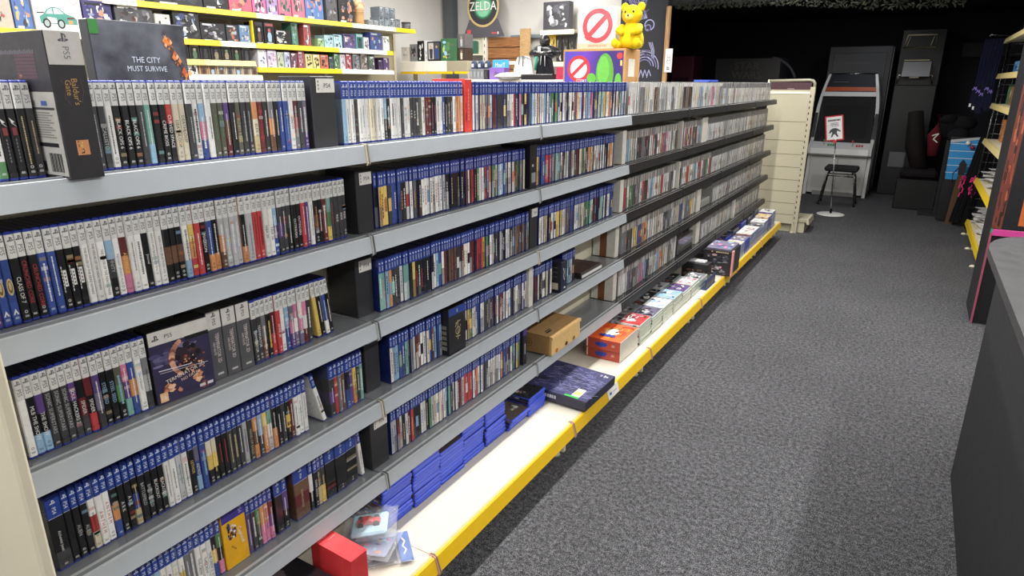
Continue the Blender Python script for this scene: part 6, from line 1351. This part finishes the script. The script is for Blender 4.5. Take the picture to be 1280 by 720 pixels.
m.poly((0, -.003, 0), (1, 0, 0), UP, [(.14, .72), (.14, .95), (.24, 1.14), (.40, 1.24), (.75, 1.26), (.75, .72)], H('b8602c')); m.poly((0, -.0034, 0), (1, 0, 0), UP, [(.16, .98), (.25, 1.16), (.40, 1.26), (.75, 1.30), (.75, 1.05), (.42, 1.02), (.30, .94)], H('c8422c')); m.poly((0, -.0038, 0), (1, 0, 0), UP, [(.18, .72), (.18, .90), (.26, .97), (.36, .96), (.36, .72)], H('8a5a30'))
for q in range(4): m.rect((0, -.0042, 0), (1, 0, 0), UP, .20 + q * .04, .73, .204 + q * .04, .93, H('5a3820'))
m.disc((0, -.0042, 0), (1, 0, 0), UP, .012, P('x'), 10, c=(.32, .84)); m.poly((0, -.003, 0), (1, 0, 0), UP, [(.10, 1.5), (.28, 1.55), (.34, 1.85), (.2, 1.98), (.08, 1.9)], H('2a2a44')); m.build('painted_panel', CARD, t)['label'] = 'dark panel painted with an orange arched door'
# counter
t = thing('counter', 'dark grey shop counter with rounded top corner', 'counter', (0, 0, 0))
m = MB(); m.box(1.652, -1.2, 0, 2.35, 3.10, .965, H('28282a'), .004); m.build('counter_body', MATTE, t)
m = MB(); out = [(2.40, -1.25), (2.40, 3.50)]
for q in range(9): a = math.radians(90 + q * 10); out.append((1.80 + .19 * math.cos(a) - 0.0, 3.30 + .20 * math.sin(a)))
out = [(2.40, -1.25), (2.40, 3.50)] + [(1.80 + .188 * math.cos(math.radians(90 + q * 11.25)), 3.15 + .35 * math.sin(math.radians(90 + q * 11.25))) for q in range(9)] + [(1.612, -1.25)]
out = out[::-1]
m.prism(out, 'z', .966, 1.0, H('3a3a3c')); m.build('counter_top', new_mat('laminate', .5, .4, var=.12, scale=14), t)['label'] = 'grey laminate top'
m = MB(); m.box(1.70, 3.10, 0, 2.35, 3.36, .965, H('2b2b2d'), .004); m.build('end_panel', MATTE, t)

# ================================================================== lights, world, camera
def area(name, loc, sx, sy, power, col=(1, .98, .95), rot=(0, 0, 0)):
    l = bpy.data.lights.new(name, 'AREA'); l.shape = 'RECTANGLE'; l.size = sx; l.size_y = sy; l.energy = power; l.color = col
    o = bpy.data.objects.new(name, l); COL.objects.link(o); o.location = loc; o.rotation_euler = rot; return o
area('ceiling_tube_or_fill', (.03, 3.2, 2.96), .10, 9.4, 250)
area('ceiling_tube_or_fill', (-2.5, 2.6, 2.96), .12, 9.8, 250)
area('ceiling_tube_or_fill', (2.55, 1.6, 2.96), .12, 8.6, 150)
area('ceiling_tube_or_fill', (1.3, 5.4, 2.96), .12, 2.4, 34)  # added unseen fill that brightens the carpet and far aisle
area('arcade_fill', (.6, 10.5, 2.60), .3, .3, 7, (.9, .93, 1))  # added unseen lamp that lifts the dark arcade room
area('ceiling_tube_or_fill', (-3.7, 3.0, 2.96), .10, 9.0, 60)
w = bpy.data.worlds.new('room_air'); scn.world = w; w.use_nodes = True
w.node_tree.nodes['Background'].inputs[0].default_value = (.9, .95, 1, 1); w.node_tree.nodes['Background'].inputs[1].default_value = .25

cam = bpy.data.cameras.new('camera'); co = bpy.data.objects.new('camera', cam); COL.objects.link(co)
cam.sensor_width = 36; cam.lens = 819.2175 / 1280 * 36; cam.clip_end = 60; cam.clip_start = .02
yaw, pit, roll = -.5387, .3050, .0035
fw = V((math.sin(yaw) * math.cos(pit), math.cos(yaw) * math.cos(pit), -math.sin(pit))); r = fw.cross(V((0, 0, 1))).normalized(); u = r.cross(fw)
r2 = r * math.cos(roll) + u * math.sin(roll); u2 = -r * math.sin(roll) + u * math.cos(roll)
M4 = Matrix(((r2.x, u2.x, -fw.x, 1.2840), (r2.y, u2.y, -fw.y, 0), (r2.z, u2.z, -fw.z, 1.6287), (0, 0, 0, 1)))
co.matrix_world = M4
scn.camera = co
scn.view_settings.view_transform = 'Standard'; scn.view_settings.look = 'None'; scn.view_settings.gamma = 1; scn.view_settings.use_curve_mapping = False
scn.view_settings.exposure = 0.15
scn.cycles.use_denoising = True; scn.cycles.max_bounces = 6; scn.cycles.diffuse_bounces = 4; scn.cycles.transparent_max_bounces = 8
